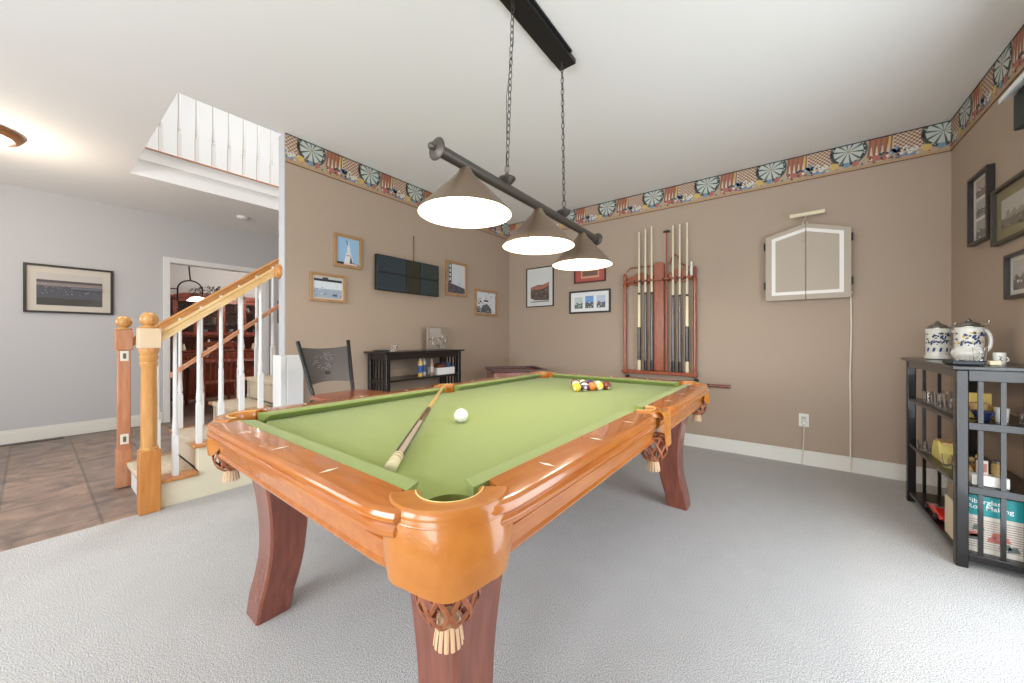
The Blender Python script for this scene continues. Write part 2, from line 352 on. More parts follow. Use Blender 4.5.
border('wallpaper border of dartboards and bowling pins on the wall above the cue rack', lambda u, z, d: (u, YB - d, z), XT + .003, XR - .003, -.103)
border('wallpaper border of dartboards and bowling pins on the wall with the black-framed pictures', lambda u, z, d: (XR - d, -u, z), -YB + .003, 2.3, -YB - .06 + .33)

# ---------------------------------------------------------------- pool table
T = thing('pool_table', 'wooden pool table with green cloth, curved legs and leather pockets', 'pool table', (-1.115, 1.6, 0), R(-0.5))
HX, HY, IX, IY = .715, 1.23, .61, 1.14
cxp, cyp = .584, 1.086; RC = .225
def outline(o):   # rounded rectangle shrunk by o, ccw, dense
    hx, hy, r = HX - o, HY - o, RC - o; P = []
    for sx, sy, a in ((1, -1, -90), (1, 1, 0), (-1, 1, 90), (-1, -1, 180)):
        for k in range(17):
            t = R(a + 90 * k / 16); P.append((sx * (hx - r) + r * math.cos(t), sy * (hy - r) + r * math.sin(t)))
    return P
# bed
P = []
def arc(cx, cy, r, a0, a1, n=14): return [(cx + r * math.cos(R(a0 + (a1 - a0) * k / n)), cy + r * math.sin(R(a0 + (a1 - a0) * k / n))) for k in range(n + 1)]
q = arc(cxp, cyp, .064, -57, -229.5)           # corner (+,+), from x edge to y edge
sp = arc(.615, 0, .055, 270, 90)            # side pocket concave, going +y
P += sp + q + [(-x, y) for x, y in q[::-1]] + [(-x, y) for x, y in sp[::-1]] + [(-x, -y) for x, y in q] + [(x, -y) for x, y in q[::-1]]
MB().prism(P, .745, .777).build('bed', cloth, T, local=True)
# cushions
def cushion(f, nose_a, nose_b, back_a, back_b):
    prof = [(0.0, .8035, 1.0), (.003, .8085, .95), (.052, .8115, 0), (.052, .7775, 0), (.028, .7775, .6)]
    mb = MB(); rings = []
    for e in (0, 1):
        ring = []
        for d, z, t in prof:
            t = 1 - d / .052; l = (nose_a * t + back_a * (1 - t)) if e == 0 else (nose_b * t + back_b * (1 - t))
            ring.append(f(l, d, z))
        rings.append(ring)
    mb.loft(rings); return mb.build('cushion', cloth, T, local=True, angle=25)
for s in (1, -1):
    cushion(lambda l, d, z: (l, s * (IY - .052 + d), z), -.487, .487, -.515, .515)
    for t in (1, -1):
        cushion(lambda l, d, z: (s * (IX - .052 + d), t * l, z), .066, 1.017, .052, 1.045)
# wood rails
prof = [(.8125, .020), (.8115, .012), (.808, .005), (.801, .001), (.794, .001), (.789, .006), (.786, .009), (.783, .004), (.778, .0), (.770, .0), (.764, .006), (.760, .016), (.758, .03)]
def dist(p, c): return math.hypot(p[0] - c[0], p[1] - c[1])
def side_rail(sx, sy, o):   # long rail section in quadrant
    P = [(IX, .099), (IX, cyp - .090)]
    P += [(cxp + .096 * math.cos(a), cyp + .096 * math.sin(a)) for a in (R(-50), R(-30), R(-10), R(5))]
    o0 = outline(0)[17:34]; out = [p for p, p0 in zip(outline(o)[17:34], o0) if p0[1] < cyp + .012]
    P = P + out[::-1]
    hx = HX - o; P += [(hx, .5)] + [(hx, .18), (hx - .003, .12), (hx - .02, .088)]
    P += [(.66, .089), (.635, .097)]
    return [(sx * x, sy * y) for x, y in P]
def end_rail(sy, o):
    h = [(0, IY), (cxp - .083, IY)] + [(cxp + .096 * math.cos(a), cyp + .096 * math.sin(a)) for a in (R(132), R(120), R(100), R(86))]
    o0 = outline(0)[17:34]; out = [p for p, p0 in zip(outline(o)[17:34], o0) if p0[0] < cxp + .008]
    h += out + [(.25, HY - o)]
    full = h + [(-x, y) for x, y in h[::-1]][:-1]
    return [(x, sy * y) for x, y in full]
def sight(mb, x, y, along):
    a, w2 = .024, .006
    pts = [(x - a, y), (x, y - w2), (x + a, y), (x, y + w2)] if along == 'x' else [(x, y - a), (x + w2, y), (x, y + a), (x - w2, y)]
    # sights lie across the rail, pointing at the bed
    mb.add([(px, py, .8131) for px, py in pts], [(0, 1, 2, 3)], 1)
for sy in (1, -1):
    mb = MB(); mb.loft([[(x, y, z) for x, y in end_rail(sy, o)] for z, o in prof][::-1])
    for x in (-.28, 0, .28): sight(mb, x, sy * 1.182, 'y')
    mb.build('rail', [twoodx, bone], T, local=True, angle=30)
    for sx in (1, -1):
        mb = MB(); mb.loft([[(x, y, z) for x, y in side_rail(sx, sy, o)] for z, o in prof][::-1])
        for y in (.28, .56, .84): sight(mb, sx * .66, sy * y, 'x')
        mb.build('rail', [twood, bone], T, local=True, angle=30)
# apron and underframe
mb = MB(); rings = [[(x, y, z) for x, y in outline(o)] for z, o in ((.758, .034), (.745, .034), (.742, .029), (.736, .029), (.733, .034), (.700, .036), (.694, .030), (.688, .032), (.688, .075), (.758, .075))]
mb.loft(rings, caps=False); mb.build('apron', twood, T, local=True, angle=30)
mb = MB(); mb.box(-.50, .50, -1.0, -.93, .60, .745); mb.box(-.50, .50, .93, 1.0, .60, .745); mb.box(-.50, -.43, -.93, .93, .60, .745); mb.box(.43, .50, -.93, .93, .60, .745); mb.box(-.66, .66, -1.05, 1.05, .69, .744)
mb.build('underframe', legw, T, local=True, bevel=.004)
# legs
for sx in (1, -1):
    for sy in (1, -1):
        mb = MB(); rings = []
        for k in range(25):
            z = .69 * (1 - k / 24); u = 1 - z / .69
            off = -.022 * math.sin(PI * min(1, u / .88)) + (.026 * max(0, (u - .62) / .38) ** 1.6)
            hw = .086 - .029 * u + .004 * math.cos(2 * PI * u)
            cx = sx * (.530 + off) - .016; cy = sy * (.998 + off * .8); c = .008
            pts = [(hw, hw - c), (hw - c, hw), (-hw + c, hw), (-hw, hw - c), (-hw, -hw + c), (-hw + c, -hw), (hw - c, -hw), (hw, -hw + c)]
            rings.append([(cx + a, cy + b2, z) for a, b2 in pts])
        mb.loft(rings); mb.build('leg', legw, T, local=True, angle=30)
# pockets
def pocket(cx, cy, dirang, corner=True):
    f = lambda r, a, z: (cx + r * math.cos(a), cy + r * math.sin(a), z)
    da = R(dirang); n = 28
    span = R(88) if corner else R(88); ri = .060 if corner else .052; ro = .102 if corner else .09
    # lip: inner wall + top + outer roll
    prof = [(ri - .002, .742), (ri - .004, .79), (ri - .003, .812), (ri + .001, .8165), (ri + .006, .818), (ro - .004, .8165), (ro, .812), (ro + .004, .803), (ro + .004, .7925), (ro - .001, .789), (ro - .008, .786), (ro - .012, .745)]
    mb = MB(); rings = []
    for k in range(n + 1):
        a = da - span + 2 * span * k / n; rings.append([f(r if r < ro - .03 else (r + (.016 * math.sin(a - da) ** 2 if corner else -.012 * abs(math.sin(a - da)) ** 3)), a, z) for r, z in prof])
    mb.loft(rings, caps=True)
    if not corner:   # strap hanging down over the outside of the rail
        c, s_ = math.cos(da), math.sin(da); rings = []
        for r, z, w2 in [(.082, .8185, .055), (.098, .815, .05), (.106, .800, .044), (.108, .75, .040), (.110, .70, .037), (.112, .675, .035)]:
            rings.append([(cx + c * (r + dr) - s_ * y, cy + s_ * (r + dr) + c * y, z) for dr, y in ((0, -w2), (.006, -w2 + .004), (.008, 0), (.006, w2 - .004), (0, w2), (-.003, 0))])
        mb.loft(rings)
    pk = mb.build('pocket', leath, T, local=True, angle=40)
    mb = MB()
    for k in range(0, 60):
        a = da - span * .97 + 2 * span * .97 * k / 59
        p = Vector(f(ri + .007, a, .8185)); t2 = Vector((-math.sin(a), math.cos(a), 0)) * .0016
        mb.tube([p - t2, p + t2], .0011, 5)
    mb.build('stitching', stitch, pk, local=True)
    if corner:
        mb = MB(); rings = []; sspan = R(76); N = 40
        zs = [.800, .790, .775, .755, .73, .70, .67]
        outr = [.106, .109, .113, .118, .122, .124, .121]
        for k in range(N + 1):
            s = -1 + 2 * k / N; a = da + sspan * s
            zb = .672 + .014 * min(1, abs(s) / .5) ** 1.5 + .032 * max(0, (abs(s) - .72) / .28) ** 2
            ring = []
            for i, (z, r) in enumerate(zip(zs, outr)):
                zz = .80 + (z - .80) * (.80 - zb) / .13; ring.append(f(r + .0025 * math.cos(s * PI * 3) * (i / 6) + .015 * math.sin(a - da) ** 2 * (1 - i / 9), a, zz))
            for i in range(6, -1, -1): p = ring[i]; v = Vector((p[0] - cx, p[1] - cy)); l = v.length; v = v / l * (l - .006); ring.append((cx + v.x, cy + v.y, p[2] + (.002 if i == 6 else 0)))
            rings.append(ring)
        mb.loft(rings); mb.build('skirt', leath, pk, local=True, angle=50)
        mb = MB(); mb.tube([f(.1070 + .015 * math.sin(sspan * (-1 + 2 * k / 24)) ** 2, da + sspan * (-1 + 2 * k / 24), .790) for k in range(25)], .0028, 8); mb.build('seam', leath, pk, local=True)
    # net of leather straps
    bx, by = cx + (.062 if corner else .052) * math.cos(da), cy + (.062 if corner else .052) * math.sin(da)
    sh = 0
    mb = MB(); N = 9
    bp_ = [(.052, .705), (.056, .69), (.058, .67), (.057, .65), (.051, .63), (.040, .612), (.026, .602)]
    for k in range(N):
        for d in (1, -1):
            pts = []
            for i in range(19):
                t = i / 18; fi = t * (len(bp_) - 1); i0 = min(int(fi), len(bp_) - 2); fr = fi - i0
                r = bp_[i0][0] * (1 - fr) + bp_[i0 + 1][0] * fr; z = bp_[i0][1] * (1 - fr) + bp_[i0 + 1][1] * fr
                a = 2 * PI * k / N + d * t * 1.25; pts.append((bx + (r + d * .0012) * math.cos(a), by + (r + d * .0012) * math.sin(a), z + sh))
            rings = []
            for i, p in enumerate(pts):
                a = math.atan2(p[1] - by, p[0] - bx); ra = Vector((math.cos(a), math.sin(a), 0)); tg = (Vector(pts[min(i + 1, 18)]) - Vector(pts[max(i - 1, 0)])).normalized(); sd = ra.cross(tg).normalized() * .0048
                P0 = Vector(p); rings.append([P0 - sd, P0 + ra * .0016, P0 + sd, P0 - ra * .0016])
            mb.loft(rings)
    mb.tube([(bx + .052 * math.cos(2 * PI * k / 20), by + .052 * math.sin(2 * PI * k / 20), .706 + sh) for k in range(20)], .004, 6, closed=True)
    nt_ = mb.build('net', leathd, pk, local=True)
    mb = MB()
    for k in range(14):
        a = 2 * PI * k / 14; c0, s0 = math.cos(a), math.sin(a); rr = []
        for r, z in ((.018, .606), (.022, .592), (.025, .575), (.027, .558)):
            p = Vector((bx + r * c0, by + r * s0, z + sh)); sd = Vector((-s0, c0, 0)) * (.0040); o2 = Vector((c0, s0, 0)) * .0015
            rr.append([p - sd, p + o2, p + sd, p - o2])
        mb.loft(rr)
    mb.lathe([(.016, .612 + sh), (.021, .608 + sh), (.021, .600 + sh), (.016, .597 + sh)], (bx, by, 0), 14)
    mb.build('fringe', leathl, pk, local=True)
for sx, sy in ((1, 1), (1, -1), (-1, 1), (-1, -1)): pocket(sx * cxp, sy * cyp, math.degrees(math.atan2(sy, sx)))
pocket(.615, 0, 0, False); pocket(-.615, 0, 180, False)

# ---------------------------------------------------------------- balls
BED = .777; br_ = .0285
PAL = {1: (232, 196, 60), 2: (40, 60, 140), 3: (200, 50, 40), 4: (84, 50, 110), 5: (226, 122, 50), 6: (40, 110, 70), 7: (120, 44, 40), 8: (26, 24, 26)}
def ball(num, loc, label):
    mb = MB(); stripe = num > 8; n = 24; k2 = 16
    pr = [(br_ * math.sin(PI * k / k2) + 1e-5, -br_ * math.cos(PI * k / k2)) for k in range(k2 + 1)]
    if num == 0: mb.lathe(pr, (0, 0, 0), n); mats = [M('cue_ball_white', rgb(244, 242, 232), .12, coat=.6)]
    else:
        c = flat(*PAL[num if num <= 8 else num - 8], .12, .6); wt = M('ball_ivory', rgb(240, 232, 208), .12, coat=.6)
        if stripe: mb.lathe(pr[:6], (0, 0, 0), n, caps=False, m=1); mb.lathe(pr[5:12], (0, 0, 0), n, caps=False); mb.lathe(pr[11:], (0, 0, 0), n, caps=False, m=1)
        else: mb.lathe(pr, (0, 0, 0), n)
        mb.lathe([(.0095, 0.0), (1e-5, .0006)], (0, 0, 0), 14, 'z', m=1, caps=False)
        o = len(mb.v) - 28
        for i in range(o, len(mb.v)):
            x, y, z = mb.v[i]; rr = math.hypot(x, y); h = math.sqrt(max(0, (br_ + .00015) ** 2 - rr * rr)); mb.v[i] = (h, x, y)
        mats = [c, wt]
    o = mb.build('cue_ball' if num == 0 else 'billiard_ball', mats, None, local=True, angle=80)
    o.location = (loc[0], loc[1], loc[2]); tag(o, label, 'ball', None if num == 0 else 'racked billiard balls')
    random.seed(num * 5 + 1); o.rotation_euler = (random.uniform(-.6, .6), random.uniform(-.5, .5), -PI / 2 + random.uniform(-1.2, 1.2)); return o
ball(0, (-1.05, 1.05, BED + br_), 'white cue ball alone on the green cloth, right of the cue stick')
CN = {1: 'yellow', 2: 'blue', 3: 'red', 4: 'purple', 5: 'orange', 6: 'green', 7: 'maroon', 8: 'black'}
order = [1, 15, 12, 14, 8, 5, 3, 11, 4, 9, 6, 13, 2, 10, 7]; k = 0
for row in range(5):
    for j in range(row + 1):
        num = order[k]; k += 1
        x = -1.058 + (j - row / 2) * .0575; y = 2.09 + row * .0498
        where = 'at the front tip of the rack' if row == 0 else ['', 'second', 'third', 'fourth', 'back'][row] + ' row of the rack, ' + ('right end' if j == row else ('left end' if j == 0 else '%s from the left' % ['', 'second', 'third', 'fourth'][j]))
        nm = ('%s-striped ' % CN[num - 8]) if num > 8 else ('solid %s ' % CN[num])
        ball(num, (x, y, BED + br_), nm + 'billiard ball, ' + where)

# ---------------------------------------------------------------- cues
def cue_parts(t, L, ax, segs, names):
    # ax(s) -> world point ; segs: list of (s0,s1,r0,r1,mat,name)
    for s0, s1, r0, r1, m, nm in segs:
        mb = MB(); p0, p1 = ax(s0), ax(s1); mb.tube([p0, p1], r0, 14, r1=r1); mb.build(nm, m, t)
p0 = Vector((-.793, .545, .7945)); p1 = Vector((-1.735, 1.585, .822)); d = (p1 - p0).normalized()
p0 = p0 + Vector((0, 0, 0)); CU = thing('cue_stick', 'two-piece cue lying on the table, butt towards the near rail', 'cue', p0)
ivo = M('cue_ivory', rgb(232, 218, 178), .25, coat=.5); blk = M('cue_black', rgb(40, 36, 36), .2, coat=.5); shaft = M('cue_maple', rgb(222, 184, 112), .3, coat=.4)
inl = M('cue_inlay', rgb(186, 168, 148), .25, coat=.4); wrap = M('cue_forearm', rgb(112, 84, 56), .3, coat=.4, var=rgb(74, 56, 40), vs=90)
ax = lambda s: p0 + d * s
def rr(s): return .0158 - .0098 * s / 1.38
segs = [(0, .045, ivo, 'butt_cap'), (.045, .05, wrap, 'ring'), (.05, .065, ivo, 'ring'), (.065, .07, wrap, 'ring'), (.07, .08, ivo, 'ring'), (.08, .43, blk, 'butt'), (.43, .68, wrap, 'forearm'), (.68, 1.365, shaft, 'shaft'), (1.365, 1.38, ivo, 'ferrule')]
for s0, s1, m, nm in segs: MB().tube([ax(s0), ax(s1)], rr(s0), 16, r1=rr(s1)).build(nm, m, CU)
sd = d.cross(Vector((0, 0, 1))).normalized(); upv = sd.cross(d).normalized()
mb = MB(); a_ = [] ; b_ = []
for t2 in range(-3, 4):
    an = R(60 + t2 * 9); o_ = (sd * math.cos(an) + upv * math.sin(an)); a_.append(ax(.08) + o_ * (rr(.08) + .0006)); b_.append(ax(.44) + o_ * (rr(.44) + .0006))
mb.add(a_ + b_, [(i, i + 1, i + 8, i + 7) for i in range(6)]); mb.build('inlay', inl, CU)

# cue rack on back wall
rk = thing('cue_rack', 'cherry wood wall rack with carved crest holding pool cues', 'cue rack', (-1.09, YB, .70))
Y0, Y1 = YB - .11, YB
def post(x, z0, z1, rt):
    mb = MB()
    prof = [(.019, z0), (.024, z0 + .02), (.017, z0 + .05), (.02, z0 + .07), (.016, z0 + .12), (.019, z0 + .5), (.016, z1 - .18), (.022, z1 - .13), (.015, z1 - .10), (.018, z1 - .05), (.020, z1 - .02), (.010, z1)]
    mb.lathe(prof, (x, YB - .055, 0), 14); return mb.build('post', cherry, rk)
post(-1.452, .715, 1.85, 0); post(-.732, .715, 1.85, 0)
MB().box(-1.475, -.71, Y0, Y1 - .001, .73, .765).build('cue_shelf', cherry, rk, bevel=.004)
MB().prism([(-1.135, .765), (-1.03, .765), (-1.03, 1.92), (-1.06, 1.935), (-1.105, 1.935), (-1.135, 1.92)], YB - .06, YB - .001, f=lambda x, y, z: (x, z, y)).build('center_board', cherry, rk, bevel=.008)
mb = MB()
for xa, xb in ((-1.44, -1.135), (-1.03, -.745)):
    n_ = 12; top = []; 
    for i in range(n_ + 1):
        u = i / n_; x = xa + (xb - xa) * u; top.append((x, 1.80 + .05 * math.sin(PI * u) * math.sin(PI * u)))
    bot = [(xa + (xb - xa) * (1 - i / 8), 1.70 + .035 * math.sin(3 * PI * i / 8) ** 2) for i in range(9)]
    mb.prism(top + bot, YB - .035, YB - .001, f=lambda x, y, z: (x, z, y))
mb.build('crest', cherry, rk, bevel=.004)
mb = MB(); mb.tube([(-1.44, YB - .05, 1.86), (-1.40, YB - .05, 1.905), (-1.30, YB - .05, 1.91), (-1.135, YB - .04, 1.905)], .006, 8); mb.tube([(-.98, YB - .04, 1.90), (-.95, YB - .04, 1.98), (-.925, YB - .04, 2.0), (-.90, YB - .04, 1.985), (-.87, YB - .04, 1.90), (-.78, YB - .04, 1.85)], .008, 8)
mb.build('scroll', cherry, rk)
mb = MB()
for xs0 in (-1.30, -1.23, -1.165, -1.0, -.93, -.865, -.79): mb.lathe([(.006, -.11), (.013, -.10), (.013, -.085), (.006, -.075), (.006, -.03)], (xs0 - .03, YB, 1.745), 10, 'y')
mb.build('cue_clip', blackm, rk)
MB().box(-1.44, -.745, YB - .105, YB - .085, 1.735, 1.755).build('clip_bar', cherry, rk, bevel=.004)
pale = M('pale_maple', rgb(226, 214, 182), .35, coat=.3); grc = M('grey_stain', rgb(96, 88, 84), .3, coat=.4)
def rcue(x, top, kind, label):
    yc = YB - .066; zb = .766; t = thing('pool_cue', label, 'cue', (x, yc, zb), 0, 'cues standing in the wall rack')
    j = 1.60 - (.05 if x > -1.1 else 0)
    m1 = {'w': ivo, 'g': grc, 'b': blk}[kind]
    MB().lathe([(.0175, zb), (.0185, zb + .01), (.018, zb + .11)], (x, yc, 0), 12).build('butt_cap', ivo if kind != 'g' else blk, t)
    if kind == 'w': 
        MB().lathe([(.018, zb + .11), (.0165, 1.24)], (x, yc, 0), 12).build('wrap', blk, t); MB().lathe([(.0165, 1.24), (.014, j)], (x, yc, 0), 12).build('butt', ivo, t)
    else: MB().lathe([(.018, zb + .11), (.014, j)], (x, yc, 0), 12).build('butt', m1, t)
    MB().lathe([(.0142, j), (.0135, j + .02)], (x, yc, 0), 12).build('joint', blackm, t)
    MB().lathe([(.013, j + .02), (.008, top)], (x, yc, 0), 12).build('shaft', pale, t)
    MB().lathe([(.0082, top), (.0064, top + .018), (.004, top + .026)], (x, yc, 0), 10).build('tip', bone, t)
rcue(-1.345 + .055, 2.27, 'w', 'leftmost cue in the wall rack, with ivory and black butt')
rcue(-1.222, 2.29, 'g', 'second cue from the left in the wall rack, grey butt')
rcue(-1.155, 2.31, 'g', 'third cue from the left in the wall rack, beside the centre board')
rcue(-.938, 2.28, 'g', 'cue next to the bridge stick in the right half of the rack')
rcue(-.872, 2.28, 'g', 'cue in the middle of the right half of the wall rack')
rcue(-.802, 2.28, 'w', 'tallest cue in the wall rack, near the right post')
x, yc, zb = -1.002, YB - .066, .766; t = thing('bridge_stick', 'slim brown bridge stick with dark notched head, right of centre board', 'bridge stick', (x, yc, zb))
MB().lathe([(.011, zb), (.009, 1.6), (.007, 2.24)], (x, yc, 0), 10).build('shaft', cherry, t)
MB().prism([(-.032, 2.24), (.032, 2.24), (.03, 2.262), (.018, 2.256), (.009, 2.268), (0, 2.256), (-.009, 2.268), (-.018, 2.256), (-.03, 2.262)], -.006, .006, f=lambda a, b2, c: (x + a, yc + c, b2)).build('head', blackm, t)
x = -.757; t = thing('chalk_bottle', 'small white bottle at the right end of the rack clips', 'bottle', (x, YB - .09, 1.755))
MB().lathe([(.013, 1.755), (.014, 1.77), (.014, 1.85), (.007, 1.865)], (x, YB - .09, 0), 12).build('body', cer, t)
MB().lathe([(.008, 1.865), (.009, 1.89), (.004, 1.90)], (x, YB - .09, 0), 12).build('cap', whitem, t)
# scoring bead wire
bw = thing('scoring_wire', 'thin wire of scoring beads strung between two black wall knobs', 'scoring wire', (-1.07, YB, .68))
MB().tube([(-1.425, YB - .04, .682), (-1.07, YB - .04, .668), (-.728, YB - .04, .682)], .0015, 6).build('wire', blackm, bw)
for x in (-1.43, -.722): MB().lathe([(.016, -.055), (.022, -.05), (.022, -.02), (.012, -.015), (.012, 0)], (x, YB, .682), 12, 'y').build('knob', blackm, bw)
for i in range(26):
    if i % 6 == 5: continue
    MB().ball((-1.36 + i * .023, YB - .04, .669), .0085, n=8).build('bead', cherry, bw)
t = thing('wall_stick', 'short brown wooden stick with round knob, on wall behind the far pocket', 'stick', (-.5, YB - .035, .64))
MB().tube([(-.66, YB - .035, .645), (-.44, YB - .035, .645)], .016, 12).tube([(-.44, YB - .035, .645), (-.43, YB - .035, .645), (-.42, YB - .035, .645)], .02, 12, r1=.014).build('rod', legw, t)
MB().box(-.62, -.60, YB - .05, YB - .001, .63, .66).build('bracket', blackm, t)

# ---------------------------------------------------------------- pendant lamp
LX = -1.02; BZ = 1.802
L = thing('billiard_lamp', 'bronze bar pendant with three cone shades hung on chains over pool table', 'lamp', (LX, 1.6, ZC))
MB().box(LX - .052, LX + .052, 1.12, 1.90, ZC - .03, ZC - .001).box(LX - .066, LX + .066, 1.15, 1.83, ZC - .012, ZC - .0005).build('canopy', M('black_canopy', rgb(26, 26, 26), .45), L, bevel=.003)
MB().tube([(LX, .905, BZ + .012), (LX, 2.30, BZ - .012)], .022, 20).build('bar', bronze, L)
for e, s in ((.905, -1), (2.30, 1)):
    MB().lathe([(.023, 0), (.026, s * .003), (.040, s * .007), (.042, s * .011), (.036, s * .016), (.022, s * .020), (.012, s * .023), (.008, s * .030), (.013, s * .035), (.012, s * .042), (.005, s * .048), (.001, s * .05)], (LX, e, BZ - s * .012), 24, 'y').build('finial', bronze, L)
glow = M('lamp_glow', (1, 1, 1, 1), .5, emit=(1.0, .93, .82, 1), es=14.0)
liner = M('shade_liner', rgb(250, 246, 236), .5)
for k, y in enumerate((1.044, 1.58, 2.085)):
    dz = (-.007, -.027, -.042)[k]; b0 = BZ + (.010, 0, -.009)[k]
    sh = MB().lathe([(.022, b0 - .014), (.026, b0 - .024), (.030, b0 - .034), (.034, b0 - .036), (.038, b0 - .044), (.184, 1.628 + dz), (.187, 1.622 + dz), (.185, 1.620 + dz)], (LX, y, 0), 48, caps=False).build('shade', bronzel, L)
    MB().lathe([(.184, 1.621 + dz), (.181, 1.628 + dz), (.030, BZ - .062 + dz), (.001, BZ - .062 + dz)], (LX, y, 0), 48, caps=False).build('liner', liner, sh)
    MB().lathe([(a_, b_ + dz) for a_, b_ in ((.001, 1.632), (.03, 1.636), (.046, 1.655), (.046, 1.675), (.03, 1.70), (.016, 1.72), (.016, 1.738))], (LX, y, 0), 20).build('bulb', glow, sh)
    point('lamp_bulb_light', (LX, y, 1.64 + dz), 21, WARM, .045)
for y, yc in ((1.315, 1.361), (1.853, 1.83)):
    MB().lathe([(.012, BZ + .018), (.02, BZ + .024), (.030, BZ + .034), (.040, BZ + .046), (.040, BZ + .052), (.022, BZ + .062), (.012, BZ + .068), (.008, BZ + .074)], (LX, y, 0), 20).build('hanger', bronze, L)
    mb = MB(); z = BZ + .078; top = ZC - .032; N = int((top - z) / .031)
    a0 = Vector((LX, y, z)); a1 = Vector((LX, yc, top)); ring_r = .014
    for i in range(N):
        c = a0 + (a1 - a0) * ((i + .5) / N); hl = (top - z) / N * .5 + .0035; wd = .0085; pts = []
        if i == 0: wd = .012
        for j in range(12):
            an = 2 * PI * j / 12; u, v = wd * math.cos(an), hl * math.copysign(abs(math.sin(an)) ** .7, math.sin(an))
            pts.append(c + (Vector((u, 0, v)) if i % 2 == 0 else Vector((0, u, v))))
        mb.tube(pts, .0019, 6, closed=True)
    mb.build('chain', bronze, L)
    MB().tube([a1 + Vector((0, 0, .0)), a1 + Vector((.003, 0, -.2)), a0 + Vector((-.003, 0, .35)), a0], .0014, 6).build('cord', blackm, L)

# hall ceiling lamp
cxl, cyl = -4.95, -.27
t = thing('ceiling_light', 'round dome ceiling light with wooden rim in the hall', 'lamp', (cxl, cyl, ZC))
MB().lathe([(.235, ZC - .001), (.24, ZC - .02), (.222, ZC - .045), (.195, ZC - .06), (.185, ZC - .05)], (cxl, cyl, 0), 40, caps=False).build('rim', M('rim_wood', rgb(120, 84, 56), .4), t)
MB().lathe([(.185, ZC - .05), (.155, ZC - .08), (.09, ZC - .10), (.001, ZC - .108)], (cxl, cyl, 0), 40, caps=False).build('dome', M('dome_glow', (1, 1, 1, 1), .4, emit=(1, .9, .76, 1), es=5), t)
point('hall_lamp_light', (cxl, cyl, ZC - .4), 26, WARM, .12)
t = thing('smoke_detector', 'small white smoke detector on the hall ceiling', 'smoke detector', (-5.79, 1.70, ZC))
MB().lathe([(.065, ZC - .001), (.065, ZC - .012), (.055, ZC - .03), (.03, ZC - .035), (.001, ZC - .035)], (-5.79, 1.70, 0), 24, caps=False).build('body', whitem, t)
MB().lathe([(.02, ZC - .034), (.018, ZC - .040), (.001, ZC - .041)], (-5.79, 1.70, 0), 16, caps=False).build('button', flat(200, 200, 200), t)
t = thing('floor_vent', 'dark slotted floor vent against the hall baseboard', 'vent', (XG + .07, -.02, 0))
MB().box(XG + .018, XG + .11, -.30, .22, -.002, .004).build('frame', flat(90, 80, 72), t)
mb = MB()
for i in range(24): mb.box(XG + .03, XG + .10, -.285 + i * .0205, -.275 + i * .0205, .004, .0055)
mb.build('slots', blackm, t)

# ---------------------------------------------------------------- staircase
SXN, SXF, SY = -3.28, -3.96, .45; RISE, RUN, NS = .19, .25, 16
st = thing('staircase', 'carpeted staircase with oak tread ends and cream stepped side', 'staircase', (-3.62, SY, 0))
mbc = MB(); mbf = MB(); mbp = MB(); mbr = MB()
oaktm = M('oak_tread_wood', rgb(200, 138, 78), .3, coat=.3, var=rgb(180, 112, 54), vs=4, stretch=(2, 12, 12))
for i in range(NS):
    y0 = SY + i * RUN; z1_ = (i + 1) * RISE; y1 = y0 + RUN
    xn = SXN - .055 if i < 3 else XT - .11
    mbc.box(SXF + .055, xn - .03, y0 - .025, y1 + .0, z1_ - .032, z1_ + .006)
    if i > 0: mbc.box(SXF + .055, xn - .03, y0, y0 + .02, z1_ - RISE + .006, z1_ - .03)
    else: mbr.box(SXF + .045, SXN - .05, y0, y0 + .02, 0, z1_ - .033)
    MB().box(SXF - .035, SXF + .055, y0 - .03, y1 - .001, z1_ - .026, z1_).build('oak_tread', oaktm, st, bevel=.008)
    if i < 3: MB().box(SXN - .085, SXN + .03, y0 - (.03 if i else -.0), min(y1, 1.15), z1_ - .026, z1_).build('oak_tread', oaktm, st, bevel=.008)
    if i < 3: mbp.box(SXN - .02, SXN, y0 + .005, min(y1 + .005, 1.15), 0, z1_ - .027)
    mbf.box(SXF - .02, SXF, y0 + .005, y1 + .005, 0, z1_ - .027)
    if i < 3: mbp.box(SXN - .085, SXN - .02, y0 + .004, y0 + .02, z1_ - RISE, z1_ - .027)
mbc.build('carpet_runner', carpw, st, bevel=.012); mbf.build('side_panel', creamm, st)
mbp.build('side_panel', creamm, st); mbr.build('bottom_riser', whitem, st)
